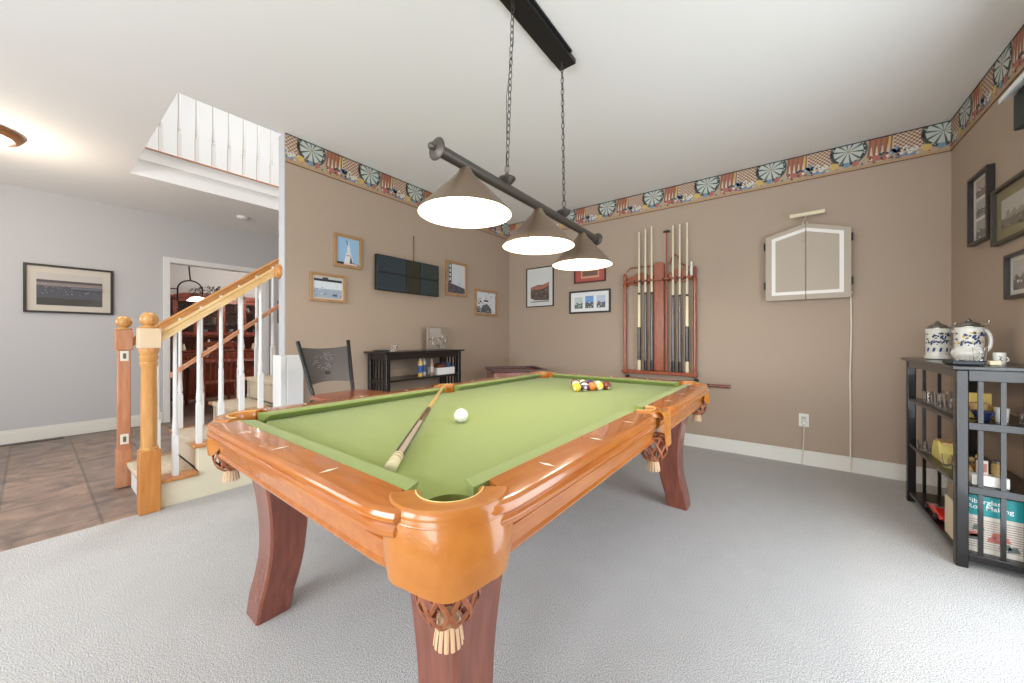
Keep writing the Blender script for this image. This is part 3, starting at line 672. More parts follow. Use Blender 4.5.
# newels
def newel(x, y, label, square, plates):
    t = thing('newel_post', label, 'newel post', (x, y, 0), 0, 'oak newel posts at the foot of the stairs')
    m = oak if not square else oakd
    if not square:
        MB().box(x - .05, x + .05, y - .05, y + .05, 0, .40).build('base_block', M('oak_base', rgb(206, 138, 66), .35, coat=.2, var=rgb(190, 118, 50), vs=4, stretch=(10, 10, 1.2)), t, bevel=.004)
        MB().lathe([(.046, .40), (.046, .41), (.041, .415), (.039, .43), (.040, .70), (.038, .93), (.044, .95), (.044, .965), (.040, .97), (.044, .98), (.046, 1.0), (.040, 1.01), (.048, 1.03), (.048, 1.055)], (x, y, 0), 24).build('column', oak, t)
        MB().box(x - .052, x + .052, y - .052, y + .052, 1.055, 1.182).build('top_block', M('oak_pale', rgb(224, 196, 160), .4), t, bevel=.004)
    else:
        MB().box(x - .034, x + .034, y - .034, y + .034, 0, 1.03).build('column', oakd, t, bevel=.004)
        MB().box(x - .046, x + .046, y - .046, y + .046, 1.03, 1.18).build('top_block', oakd, t, bevel=.004)
        MB().box(x - .042, x + .042, y - .042, y + .042, 0, .28).build('base_block', oakd, t, bevel=.004)
    MB().lathe([(.046, 1.182), (.05, 1.188), (.045, 1.195), (.026, 1.196), (.024, 1.202), (.033, 1.208), (.042, 1.220), (.046, 1.236), (.045, 1.252), (.038, 1.268), (.026, 1.280), (.012, 1.287), (.001, 1.288)], (x, y, 0), 24).build('ball_finial', oak, t)
newel(SXN - .005, .457, 'round oak newel post with ball top, nearest the pool table', False, ())
newel(-4.0, .42, 'square reddish oak newel post with ball top and two switch plates', True, ())
for z, lb in ((.985, 'upper small white switch plate on the square newel post'), (.36, 'lower small white outlet plate on the square newel post')):
    t = thing('switch_plate', lb, 'switch plate', (-3.96, .42, z), 0, 'plates on the newel post')
    xx = -3.9655
    MB().box(xx, xx + .006, .398, .442, z - .038, z + .038).build('plate', flat(236, 230, 214), t, bevel=.002)
    MB().box(xx + .006, xx + .009, .412, .428, z - .02, z + .02).build('rocker', flat(110, 96, 80), t)
# balusters
def baluster(x, y, zb, zt, label):
    t = MB(); h = .0155; zq = zb + .27
    t.box(x - h, x + h, y - h, y + h, zb, zq)
    t.lathe([(.0165, zq), (.018, zq + .012), (.012, zq + .02), (.016, zq + .03), (.0165, zq + .05), (.0125, zq + .12), (.011, zt - .06), (.011, zt)], (x, y, 0), 10)
    o = t.build('baluster', whitem, None, bevel=.0); tag(recenter(o), label, 'baluster', 'white stair balusters'); return o
railz = lambda y: 1.085 + (y - .50) * .786   # underside of handrails
od = ['first', 'second', 'third', 'fourth', 'fifth', 'sixth', 'seventh', 'eighth', 'ninth', 'tenth', 'eleventh']
ys = [.60, .745, .90, 1.03, 1.15 - .012]
ys = [.585, .71, .835, .96, 1.085]
for k, y in enumerate(ys):
    zb = RISE * (int((y - SY) / RUN) + 1); baluster(SXN - .018, y, zb, railz(y) + .012, '%s white baluster of the near stair rail, counted from the newel' % od[k])
for k in range(7):
    y = .60 + .135 * k; zb = RISE * (int((y - SY) / RUN) + 1); baluster(SXF - .01, y, zb, railz(y) + .012, '%s white baluster of the far stair rail, counted from the newel' % od[k])
def handrail(x, ya, yb, dz, w_, h_, label, m, name='handrail'):
    mb = MB(); sec = [(-.5, -.5), (.5, -.5), (.5, -.1), (.42, .1), (.46, .3), (.3, .5), (-.3, .5), (-.46, .3), (-.42, .1), (-.5, -.1)]
    mb.loft([[(x + a * w_, y, railz(y) + dz + (b2 + .5) * h_) for a, b2 in sec] for y in (ya, yb)])
    t = thing(name, label, 'handrail', (x, (ya + yb) / 2, railz((ya + yb) / 2)), 0); mb.build('rail', m, t, angle=30); return t
t = handrail(SXN - .008, .505, 1.185, 0, .06, .072, 'pale oak handrail of the near stair side, ending at the wall rosette', M('oak_rail_pale', rgb(224, 190, 138), .35, coat=.2, var=rgb(212, 170, 108), vs=4, stretch=(12, 1.5, 3)))
MB().lathe([(.001, -.030), (.045, -.028), (.055, -.018), (.058, -.004), (.058, 0)], (SXN - .008 + .055, 1.195, railz(1.17) + .04), 24, 'y').build('rosette', oakr, t)
handrail(-4.0, .47, 3.6, 0, .06, .065, 'oak handrail of the far stair side, starting at the square newel', oakr)
t = handrail(-3.90, .66, 3.2, -.41, .038, .038, 'slim reddish lower handrail along the far balusters', oakd, 'lower_handrail')
for y in (.9, 1.5, 2.1): MB().tube([(-3.90, y, railz(y) - .41), (-3.93, y, railz(y) - .44), (-3.962, y, railz(y) - .44)], .006, 8).build('bracket', pewter, t)
# upstairs balustrade
ub = thing('upstairs_guard_rail', 'white top rail of upstairs balustrade above the stair opening', 'guard rail', (-5.17, 2.5, 3.95))
MB().box(-5.20, -5.14, .4, 4.7, 3.93, 3.98).build('rail', oakr, ub, bevel=.008)
for k in range(24):
    y = .66 + .145 * k
    t = MB(); h = .016; zb = 3.032; x = -5.17
    t.box(x - h, x + h, y - h, y + h, zb, zb + .27); t.lathe([(.016, zb + .27), (.019, zb + .285), (.012, zb + .295), (.017, zb + .31), (.0165, zb + .33), (.012, zb + .45), (.011, 3.93)], (x, y, 0), 10)
    o = t.build('upstairs_baluster', whitem, None); tag(recenter(o), ('%s white upstairs baluster from the left, seen through the ceiling opening' % od[k]) if k < 9 else 'white upstairs baluster closest to the tan wall end', 'baluster', 'upstairs balusters')
    if k == 9: break

# ---------------------------------------------------------------- wall pictures
WF = {'tan': lambda u, z, d: (XT + d, u, z), 'back': lambda u, z, d: (u, YB - d, z), 'right': lambda u, z, d: (XR - d, u, z), 'grey': lambda u, z, d: (XG + d, u, z)}
def picture(wall, u0, u1, z0, z1, fw, fm, matw, matc, arts, label, name='framed_picture', depth=.022, pics=None, group=None):
    f = WF[wall]; c = f((u0 + u1) / 2, z0, 0); t = thing(name, label, 'picture', c, 0, group)
    if wall == 'right': U = lambda s: u0 + (u1 - u0) * s
    else: U = lambda s: u0 + (u1 - u0) * s
    sg = 1 if u1 > u0 else -1; W_ = abs(u1 - u0); H_ = z1 - z0
    def bx(mb, a, b2, c0, c1, d0, d1, m=0):
        mb.loft([[f(u, z, dd) for u, z in ((a, c0), (b2, c0), (b2, c1), (a, c1))] for dd in (d0, d1)], m)
    mb = MB(); q = sg * fw
    bx(mb, u0, u0 + q, z0, z1, .001, depth); bx(mb, u1 - q, u1, z0, z1, .001, depth); bx(mb, u0 + q, u1 - q, z0, z0 + fw, .001, depth); bx(mb, u0 + q, u1 - q, z1 - fw, z1, .001, depth)
    mb.build('frame', fm, t, bevel=.002)
    mb = MB(); bx(mb, u0 + q, u1 - q, z0 + fw, z1 - fw, .002, .010); mb.build('mat_board', flat(*matc), t)
    if pics is None: pics = [(fw + matw, fw + matw, W_ - fw - matw, H_ - fw - matw)]
    for (a, b_, c_, d_), art in zip(pics, arts):
        mats = []; mb = MB()
        def put(poly, col, lay):
            p = clip(poly, 0, 1, 0, 1)
            if not p: return
            mm = flat(*col, .35, .3)
            if mm not in mats: mats.append(mm)
            mb.add([f(u0 + sg * (a + (c_ - a) * s), z0 + b_ + (d_ - b_) * tt, .0108 + lay * .0003) for s, tt in p], [tuple(range(len(p)))], mats.index(mm))
        for k, (poly, col) in enumerate(art): put(poly, col, k)
        mb.build('print', mats, t, smooth=False)
    return t
BG = lambda c: ([(0, 0), (1, 0), (1, 1), (0, 1)], c)
def rect(a, b_, c_, d_): return [(a, b_), (c_, b_), (c_, d_), (a, d_)]
def speck(n, cols, x0, y0, x1, y1, r0, r1, seed):
    random.seed(seed); out = []
    for i in range(n):
        x, y = random.uniform(x0, x1), random.uniform(y0, y1); r = random.uniform(r0, r1); out.append(([(x - r, y - r * .6), (x + r * 1.2, y - r * .5), (x + r, y + r * .6), (x - r * .8, y + r * .7)], random.choice(cols)))
    return out
oakf = M('oak_frame', rgb(176, 136, 94), .4, var=rgb(160, 120, 80), vs=10); darkf = M('dark_frame', rgb(44, 38, 34), .35); brf = M('bronze_frame', rgb(62, 54, 44), .4)
art1 = [BG((150, 186, 216)), (rect(.0, .0, .35, .08), (40, 44, 50)), ([(.3, 0), (.42, .45), (.62, .45), (.78, 0)], (226, 222, 220)), ([(.44, .4), (.48, .78), (.58, .72), (.62, .4)], (214, 218, 222)), ([(.4, .9), (.46, .75), (.5, .78), (.43, .92)], (90, 100, 110)),
        (rect(.42, .33, .6, .36), (170, 90, 90)), ([(.62, .35), (.7, .1), (1, .04), (1, 0), (.55, 0)], (70, 80, 100)), ([(.3, 0), (.33, .06), (.9, .05), (.95, 0)], (236, 200, 196)), (circ(.53, .82, .03), (230, 236, 240))]
picture('tan', 1.584, 1.845, 1.75, 2.043, .026, oakf, .003, (220, 210, 190), [art1], 'upright oak-framed picture of a white monument on blue sky, top left of the screen')
art2 = [BG((188, 196, 204)), (rect(0, .8, 1, .92), (48, 46, 50)), (rect(0, .45, 1, .8), (214, 222, 226)), (rect(0, 0, 1, .42), (158, 170, 184)), (rect(.3, .9, .5, 1), (60, 60, 64)), (rect(.65, .1, .82, .2), (70, 84, 110))] + speck(26, [(120, 134, 150), (240, 240, 240), (84, 96, 110), (180, 110, 100)], 0, .1, 1, .75, .01, .03, 4)
picture('tan', 1.384, 1.691, 1.43, 1.672, .022, oakf, .012, (206, 190, 164), [art2], 'wide oak-framed harbour picture, lower left of the screen')
art3 = [BG((206, 210, 212)), (rect(.04, .35, .22, 1), (52, 52, 56)), ([(0, .36), (1, .2), (1, 0), (0, 0)], (84, 82, 88))] + [(rect(.08, .42 + .15 * k, .18, .52 + .15 * k), (196, 202, 206)) for k in range(4)] + [([(.68, .2), (.72, .2), (.7, .45)], (110, 110, 114))] + speck(20, [(120, 118, 120), (60, 60, 66)], 0, .02, 1, .2, .02, .04, 5)
picture('tan', 2.888, 3.234, 1.62, 2.03, .03, oakf, .004, (214, 204, 186), [art3], 'upright oak-framed picture of a bridge tower, right of the black screen')
art4 = [BG((216, 218, 222)), ([(.2, 0), (.3, .35), (.55, .45), (.75, .3), (.8, 0)], (96, 98, 100)), (rect(.38, .55, .62, .63), (60, 62, 64)), (rect(.0, .0, .2, .3), (130, 132, 134))] + speck(36, [(70, 70, 74), (160, 160, 164), (40, 40, 44), (236, 236, 240)], 0, 0, 1, 1, .02, .05, 6)
picture('tan', 3.379, 3.817, 1.415, 1.75, .03, oakf, .004, (214, 204, 186), [art4], 'small square oak-framed grey picture nearest the room corner')
# wide dark framed picture in the hall
art5 = [BG((196, 190, 182)), (rect(0, 0, 1, .78), (76, 78, 86)), (rect(0, 0, 1, .22), (64, 60, 58)), (rect(0, .72, 1, .76), (86, 70, 66)), (rect(0, .60, 1, .70), (138, 124, 122))] + speck(70, [(186, 180, 176), (140, 140, 146), (220, 216, 208)], .05, .3, .95, .66, .004, .009, 8) + [(rect(.5, .52, 1, .58), (104, 112, 122))]
picture('grey', -.056, .598, 1.40, 1.935, .022, darkf, .065, (206, 198, 184), [art5], 'wide dark-framed panorama of water, alone on the grey hall wall', depth=.03)
# back wall pictures
artA = [BG((216, 214, 210)), ([(.12, .2), (.12, .5), (.4, .56), (.62, .55), (.88, .62), (.88, .12), (.3, .14)], (98, 84, 76)), ([(.12, .48), (.35, .54), (.6, .52), (.85, .62), (.88, .52), (.6, .44), (.15, .42)], (176, 112, 88)), (rect(.12, .08, .88, .11), (120, 120, 120))] + speck(22, [(60, 52, 50), (130, 108, 96)], .14, .2, .84, .46, .02, .04, 9)
picture('back', -2.845, -2.415, 1.54, 2.07, .012, darkf, .012, (224, 222, 218), [artA], 'tall black-framed print of an old building, left of the three-photo frame')
artR = [BG((178, 84, 74)), (rect(.2, .2, .82, .8), (206, 150, 120)), (rect(.25, .34, .78, .66), (120, 84, 70))]
picture('back', -2.115, -1.70, 1.80, 2.02, .016, M('maroon_frame', rgb(84, 34, 30), .4), .0, (170, 80, 70), [artR], 'red plaque-like picture behind the farthest lamp shade')
def smallphoto(c1, c2, sd): return [BG(c1), ([(0, 0), (0, .4), (.3, .55), (.6, .4), (1, .5), (1, 0)], c2)] + speck(12, [c1, (230, 230, 230), (70, 76, 72)], 0, 0, 1, .5, .03, .07, sd)
picture('back', -2.181, -1.64, 1.426, 1.705, .02, darkf, 0, (232, 232, 230), [smallphoto((196, 206, 200), (104, 120, 110), 1), smallphoto((110, 158, 210), (92, 92, 90), 2), smallphoto((188, 200, 216), (84, 90, 96), 3)],
        'black-framed set of three small photos left of the cue rack', pics=[(.07, .06, .18, .20), (.215, .06, .325, .21), (.365, .06, .475, .21)])
# right wall pictures (u0 is the left side seen from the room)
picture('right', 3.70, 3.41, 1.715, 2.15, .018, darkf, 0, (214, 208, 198), [smallphoto((176, 160, 146), (120, 96, 84), 4), smallphoto((170, 168, 160), (112, 106, 98), 5), smallphoto((160, 156, 146), (110, 104, 96), 6)],
        'narrow black frame with three stacked photos, nearest the corner', depth=.035, pics=[(.06, .29, .23, .40), (.06, .165, .23, .27), (.06, .035, .23, .145)][::1])
artC = [BG((176, 170, 158)), (rect(0, 0, 1, .35), (110, 100, 84)), ([(.12, .3), (.16, .55), (.25, .6), (.3, .42), (.42, .58), (.5, .4), (.62, .52), (.8, .36), (.9, .3)], (140, 132, 120))] + speck(16, [(90, 84, 74), (150, 142, 128)], 0, 0, 1, .34, .03, .05, 7)
picture('right', 3.38, 2.88, 1.65, 1.97, .018, brf, .06, (134, 124, 92), [artC], 'large landscape print with olive mat, middle of the right wall group', depth=.03)
picture('right', 3.22, 2.70, 1.33, 1.57, .018, darkf, 0, (204, 200, 188), [smallphoto((176, 172, 164), (104, 98, 92), 11), smallphoto((176, 172, 164), (104, 98, 92), 12), smallphoto((176, 172, 164), (104, 98, 92), 13)],
        'lowest wide black frame with a row of photos on the right wall', depth=.03, pics=[(.05, .045, .16, .20), (.19, .045, .30, .20), (.33, .045, .44, .20)])

# black panel screen (TV) on tan wall
tv = thing('wall_screen', 'black wall screen of six dark glossy panels on tan wall', 'screen', (XT, 2.4, 1.59))
MB().box(XT + .002, XT + .03, 2.03, 2.70, 1.62, 1.90).build('mount', blackm, tv)
MB().box(XT + .03, XT + .065, 1.965, 2.74, 1.58, 1.922).build('body', M('screen_body', rgb(24, 24, 24), .5), tv, bevel=.003)
for c0, c1, m in ((1.971, 2.298, flat(44, 58, 64, .25, .3)), (2.314, 2.468, flat(46, 46, 34, .25, .3)), (2.484, 2.734, flat(44, 58, 58, .25, .3))):
    for z0_, z1_ in ((1.586, 1.746), (1.758, 1.916)): MB().box(XT + .065, XT + .068, c0, c1, z0_, z1_).build('panel', m, tv, bevel=.001)
MB().tube([(XT + .012, 2.435, 1.935), (XT + .008, 2.435, 2.2)], .004, 6).build('cable', flat(90, 76, 62), tv)

# ---------------------------------------------------------------- dartboard cabinet
dc = thing('dartboard_cabinet', 'house-shaped taupe dartboard cabinet with closed doors and white outline', 'dartboard cabinet', (.145, YB, 1.46))
fb = lambda x, y, z: (x, z, y)
taupe = M('taupe_door', rgb(180, 166, 148), .6)
MB().prism([(-.125, 1.465), (.425, 1.465), (.425, 2.02), (.145, 2.10), (-.125, 2.02)], YB - .065, YB - .001, f=fb).build('case', M('taupe_case', rgb(150, 134, 116), .6), dc, bevel=.002)
zl = lambda x: 2.03 + (2.115 - 2.03) * (1 - abs(x - .145) / .29)
for s, x0, x1 in ((-1, -.14, .143), (1, .147, .435)):
    a, b2 = (x0, x1)
    dr = MB().prism([(a, 1.455), (b2, 1.455), (b2, zl(b2)), (a, zl(a))], YB - .088, YB - .066, f=fb).build('door', taupe, dc, bevel=.002)
    o = .036; w2 = .028
    if s < 0: outer = [(x1, 1.50), (x0 + .045, 1.50), (x0 + .045, zl(x0 + .045) - .036), (x1, 2.075)]; inner = [(x1, 1.528), (x0 + .073, 1.528), (x0 + .073, zl(x0 + .073) - .066), (x1, 2.045)]
    else: outer = [(x0, 1.50), (x1 - .045, 1.50), (x1 - .045, zl(x1 - .045) - .036), (x0, 2.075)]; inner = [(x0, 1.528), (x1 - .073, 1.528), (x1 - .073, zl(x1 - .073) - .066), (x0, 2.045)]
    mb = MB(); mb.add([(x, YB - .0895, z) for x, z in outer + inner], [(i, i + 1, i + 5, i + 4) for i in range(3)]); mb.build('outline_stripe', flat(236, 230, 222), dr, smooth=False)
    for z in (1.56, 1.92): MB().lathe([(.008, z), (.008, z + .065)], (x0 - .006 if s < 0 else x1 + .006, YB - .072, 0), 10).build('hinge', blackm, dr)
MB().lathe([(.006, -.094), (.009, -.09), (.005, -.0885)], (.12, YB, 1.96), 10, 'y').build('knob', taupe, dc)
dl = thing('picture_light', 'cream bar light on short arm above the dartboard cabinet', 'lamp', (.145, YB, 2.2))
MB().tube([(.035, YB - .15, 2.175), (.265, YB - .15, 2.178)], .017, 14).build('lamp_shade', flat(226, 214, 184), dl)
MB().tube([(.145, YB - .15, 2.17), (.14, YB - .10, 2.14), (.14, YB - .03, 2.13), (.14, YB - .012, 2.13)], .007, 8).lathe([(.022, -.02), (.022, -.001)], (.14, YB, 2.13), 14, 'y').build('arm', flat(206, 196, 168), dl)
cd = thing('hanging_cord', 'long white cord hanging from cabinet corner down to the baseboard', 'cord', (.435, YB - .02, .0))
MB().tube([(.438, YB - .02, 1.50), (.442, YB - .018, 1.2), (.434, YB - .018, .8), (.438, YB - .018, .45), (.436, YB - .024, .2), (.438, YB - .024, .02)], .0055, 8).build('cable', flat(232, 224, 204), cd)
MB().ball((.438, YB - .02, 1.50), .014, n=12).build('knob', flat(232, 224, 204), cd)
ot = thing('wall_outlet', 'white wall outlet with plug on the back wall above baseboard', 'outlet', (.135, YB, .39))
MB().box(.10, .17, YB - .007, YB - .0005, .335, .45).build('plate', flat(234, 230, 220), ot, bevel=.002)
for z in (.375, .412): MB().box(.118, .152, YB - .010, YB - .007, z - .013, z + .013).build('socket', flat(196, 190, 178), ot)
pc = thing('plug_cord', 'short white cord plugged into wall outlet and running to floor', 'cord', (.135, YB - .03, .0))
MB().box(.122, .148, YB - .04, YB - .0105, .362, .388).build('plug', flat(236, 232, 222), pc, bevel=.003)
MB().tube([(.135, YB - .035, .362), (.134, YB - .03, .25), (.128, YB - .026, .12), (.12, YB - .03, .01)], .004, 8).build('cable', flat(226, 220, 206), pc)

# wall mounted dark unit high on right wall
sp_ = thing('wall_speaker', 'dark green box with white slanted top high on the right wall', 'wall unit', (XR, 2.6, 2.12))
MB().prism([(XR - .001, 2.127), (XR - .10, 2.127), (XR - .10, 2.30), (XR - .001, 2.34)], 2.30, 2.885, f=lambda x, y, z: (x, z, y)).build('body', M('dark_green', rgb(34, 46, 42), .5), sp_, bevel=.006)
MB().prism([(XR - .001, 2.40), (XR - .15, 2.295), (XR - .15, 2.268), (XR - .001, 2.365)], 2.25, 2.87, f=lambda x, y, z: (x, z, y)).build('cover', whitem, sp_, bevel=.004)

# ---------------------------------------------------------------- mission-style shelves
def mission(name, label, x0, x1, y0, y1, H_, shelves, open_side, slatx, group=None):
    """long axis y; ends at y0,y1 with slats; frame posts at corners"""
    t = thing(name, label, 'shelf', ((x0 + x1) / 2, (y0 + y1) / 2, 0), 0, group); p = .042
    MB().box(x0 - .02, x1 + .008, y0 - .03, y1 + .03, H_ - .02, H_).build('top', blackw, t, bevel=.004)
    for a, b2 in ((x0, y0), (x1 - p, y0), (x0, y1 - p), (x1 - p, y1 - p)): MB().box(a, a + p, b2, b2 + p, 0, H_ - .0205).build('leg', blackw, t, bevel=.005)
    for k in shelves: MB().box(x0 + .008, x1 - .008, y0 + p * .5, y1 - p * .5, k - .018, k).build('shelf', blackw, t, bevel=.002)
    for e in (y0 + .010, y1 - p + .010):
        zs = [(H_ - .075, H_ - .0205)] + [(k - .036, k - .0) for k in shelves]
        for za, zb in zs: MB().box(x0 + p, x1 - p, e, e + .02, za, zb).build('end_rail', blackw, t, bevel=.003)
        for sx_ in slatx: MB().box(sx_ - .008, sx_ + .008, e + .004, e + .016, shelves[0] - .001, H_ - .074).build('slat', blackw, t)
    MB().box(x0 + .004, x0 + .018, y0 + p, y1 - p, H_ - .06, H_ - .0205).build('front_apron', blackw, t)
    return t
def console():
    x0, x1, y0, y1, H_ = XT + .02, -2.83, 1.90, 2.83, .995; p = .042
    t = thing('console_shelf', 'black mission-style console shelf against the tan wall under the screen', 'shelf', ((x0 + x1) / 2, (y0 + y1) / 2, 0))
    MB().box(x0 - .015, x1 + .02, y0 - .035, y1 + .035, H_ - .018, H_).build('top', blackw, t, bevel=.004)
    for a, b2 in ((x0, y0), (x1 - p, y0), (x0, y1 - p), (x1 - p, y1 - p)): MB().box(a, a + p, b2, b2 + p, 0, H_ - .0185).build('leg', blackw, t, bevel=.004)
    for k in (.12, .44, .735): MB().box(x0 + .008, x1 - .008, y0 + .02, y1 - .02, k - .018, k).build('shelf', blackw, t)
    MB().box(x1 - .026, x1 - .010, y0 + p, y1 - p, H_ - .075, H_ - .0185).build('front_apron', blackw, t)
    for e in (y0 + .010, y1 - p + .010):
        for za, zb in ((H_ - .075, H_ - .0185), (.70, .736), (.40, .44), (.08, .12)): MB().box(x0 + p, x1 - p, e, e + .02, za, zb).build('end_rail', blackw, t)
        for k in range(4):
            sx_ = x0 + p + (x1 - x0 - 2 * p) * (k + .75) / 4.5; MB().box(sx_ - .009, sx_ + .009, e + .004, e + .016, .12, H_ - .074).build('slat', blackw, t)
console()
mission('corner_shelf', 'black mission-style shelf with glassware against the right wall', .672, .978, 2.735, 3.66, .985, (.07, .40, .71), None, (.754, .822, .890))

# things on the console
t = thing('decorative_frame', 'silver patterned square photo frame standing on the console shelf', 'picture frame', (-3.0, 2.56, .996))
fx = lambda u, z, d: (-3.03 + .05 * 0 + d + (1.2 - z) * .0, u, z)
MB().box(-3.06, -3.025, 2.53, 2.83, .996, 1.235).build('frame', M('silver_frame', rgb(168, 156, 142), .35, metal=.4), t, bevel=.004)
mb = MB(); cols = [flat(214, 208, 200), flat(120, 110, 102), flat(176, 168, 158)]
random.seed(12)
for i in range(46):
    u, z = random.uniform(2.55, 2.81), random.uniform(1.01, 1.15); r = random.uniform(.006, .016); mb.lathe([(r, -3.0245), (.001, -3.0225)], (0, u, z), 7, 'x', m=random.randint(0, 2), caps=False)
mb.add([(-3.0242, 2.56, 1.13), (-3.0242, 2.71, 1.13), (-3.0242, 2.71, 1.225), (-3.0242, 2.56, 1.225)], [(0, 1, 2, 3)], 2)
mb.build('relief', cols, t)
t = thing('dark_tray', 'small dark tray with papers on the left of the console top', 'tray', (-2.98, 2.02, .996))
MB().prism([(-3.08, 1.92), (-2.95, 1.90), (-2.96, 2.02), (-3.06, 2.06)], .996, 1.006).build('base', flat(46, 44, 42), t, bevel=.002)
MB().prism([(-3.06, 1.94), (-2.97, 1.925), (-2.975, 2.0), (-3.04, 2.03)], 1.0065, 1.012).build('papers', flat(120, 112, 104), t)
for k, (x, y, lb) in enumerate(((-2.93, 2.03, 'front'), (-2.99, 2.10, 'rear'))):
    t = thing('shot_glass', '%s of two small clear glasses on the console top' % lb, 'glass', (x, y, .996), 0, 'glasses on the console')
    MB().lathe([(.001, .997), (.02, .997), (.026, 1.055), (.024, 1.055), (.018, 1.005), (.001, 1.004)], (x, y, 0), 16, caps=False).build('bowl', glassm, t)
    MB().lathe([(.022, .9965), (.022, 1.0)], (x, y, 0), 16).build('foot', flat(214, 210, 200), t)
def bottle(x, y, z, h, r, c1, c2, cap, label):
    t = thing('bottle', label, 'bottle', (x, y, z), 0, 'bottles on the console shelf')
    MB().lathe([(r * .9, z), (r, z + .006), (r, z + h * .68), (r * .8, z + h * .78), (r * .4, z + h * .86)], (x, y, 0), 16).build('body', flat(*c1, .3, .3), t)
    MB().lathe([(r * 1.02, z + h * .2), (r * 1.02, z + h * .55)], (x, y, 0), 16, caps=False).build('label_band', flat(*c2), t)
    MB().lathe([(r * .5, z + h * .86), (r * .5, z + h * .98), (r * .3, z + h)], (x, y, 0), 14).build('cap', flat(*cap), t)
bottle(-2.90, 2.33, .736, .20, .026, (210, 176, 90), (50, 84, 150), (226, 226, 226), 'left bottle on the console shelf, yellow with blue label and white cap')
bottle(-2.93, 2.40, .736, .205, .022, (190, 196, 200), (60, 90, 130), (230, 230, 226), 'middle slim bottle on the console shelf with white cap')
bottle(-2.89, 2.47, .736, .17, .020, (150, 120, 104), (190, 176, 160), (180, 150, 140), 'right brownish bottle on the console shelf, beside the white box')
t = thing('white_box', 'open white box holding small packets on the console shelf', 'box', (-2.94, 2.66, .736))
mb = MB(); mb.box(-3.03, -2.86, 2.53, 2.76, .737, .742); mb.box(-2.864, -2.86, 2.53, 2.76, .742, .81); mb.box(-3.03, -3.026, 2.53, 2.76, .742, .81); mb.box(-3.026, -2.864, 2.53, 2.534, .742, .81); mb.box(-3.026, -2.864, 2.756, 2.76, .742, .81); mb.build('tray', flat(234, 232, 230), t)
for k, (y, c, lb) in enumerate(((2.575, (112, 60, 44), 'brown packet at the left in the white box'), (2.635, (90, 50, 40), 'dark brown packet in the middle of the white box'), (2.70, (60, 80, 120), 'blue packet at the right in the white box'))):
    t = MB().box(-2.99, -2.88, y - .024, y + .024, .743, .84 + .01 * k).build('packet', [flat(*c), ], None, bevel=.003); tag(recenter(t), lb, 'packet', 'packets in the white box')

# spectator chair
def chair():
    t = thing('metal_chair', 'dark steel chair with curved etched back, between stairs and pool table', 'chair', (-2.35, 1.22, 0))
    tl_, bl = Vector((-2.60, 1.07, 1.095)), Vector((-2.42, 1.095, .72)); tr_, br2 = Vector((-2.60, 1.42, 1.10)), Vector((-2.42, 1.36, .72))
    for a, b2 in ((tl_, bl), (tr_, br2)):
        MB().tube([a, b2, Vector((b2.x + .03, b2.y, .6)), Vector((b2.x - .05, b2.y, .012))], .013, 12).build('back_leg', blackm, t)
        MB().lathe([(.017, 0), (.017, .02), (.013, .024)], (b2.x - .05, b2.y, 0), 12).build('foot_cap', blackm, t)
    mb = MB(); N = 14; rings = []
    for i in range(N + 1):
        u = i / N; col = []
        for j in range(7):
            v = j / 6; s = 1 - .06 - v * .72; 
            s = 1 - (.10 + .66 * v) + (-.03 * math.sin(PI * u) if j == 0 else 0) * 1.2 + (.035 * math.sin(PI * u) if j == 6 else 0)
            a = bl + (tl_ - bl) * s; b2 = br2 + (tr_ - br2) * s; p = a + (b2 - a) * u; p.x -= .035 * math.sin(PI * u); col.append(p)
        rings.append(col + [q2 + Vector((-.005, 0, 0)) for q2 in col[::-1]])
    mb.loft(rings); bk = mb.build('backrest', chairm, t, angle=50)
    mb = MB(); random.seed(21)
    def onback(u, s):
        a = bl + (tl_ - bl) * s; b2 = br2 + (tr_ - br2) * s; p = a + (b2 - a) * u; p.x -= .035 * math.sin(PI * u) - .004; return p
    for k in range(46):
        if k < 30: an = random.uniform(0, 2 * PI); q_ = random.uniform(.6, 1); u, s = .45 + .24 * q_ * math.cos(an), .62 + .15 * q_ * math.sin(an)
        else: u, s = random.uniform(.3, .75), random.uniform(.5, .8)
        p = onback(u, s); q2 = onback(min(u + random.uniform(-.05, .05), .9), s + random.uniform(-.03, .03)); mb.tube([p, q2], .0022, 5)
    mb.build('etching', flat(150, 146, 144), bk)
    mb = MB(); mb.tube([onback(.5 + .05 * math.cos(2 * PI * k / 10), .43 + .022 * math.sin(2 * PI * k / 10)) for k in range(10)], .003, 5, closed=True); mb.build('emblem', blackm, bk)
    # wooden seat
    P = [(-2.42, 1.10), (-2.38, 1.06), (-2.16, 1.04), (-2.09, 1.09), (-2.07, 1.22), (-2.09, 1.40), (-2.16, 1.46), (-2.38, 1.42), (-2.42, 1.38)]
    MB().prism(P, .725, .757).build('seat', cherry, t, bevel=.01)
    MB().box(-2.41, -2.07, 1.06, 1.38, .69, .7245).build('seat_frame', blackm, t, bevel=.004)
    for y in (1.07, 1.37):
        MB().tube([(-2.09, y, .70), (-2.05, y, .012)], .012, 12).build('front_leg', blackm, t); MB().lathe([(.016, 0), (.016, .02), (.012, .024)], (-2.05, y, 0), 12).build('foot_cap', blackm, t)
        MB().tube([(-2.065, y, .28), (-2.43, y, .28)], .008, 8).build('stretcher', blackm, t)
    MB().tube([(-2.065, 1.07, .28), (-2.065, 1.37, .28)], .008, 8).build('foot_rest', blackm, t)
chair()

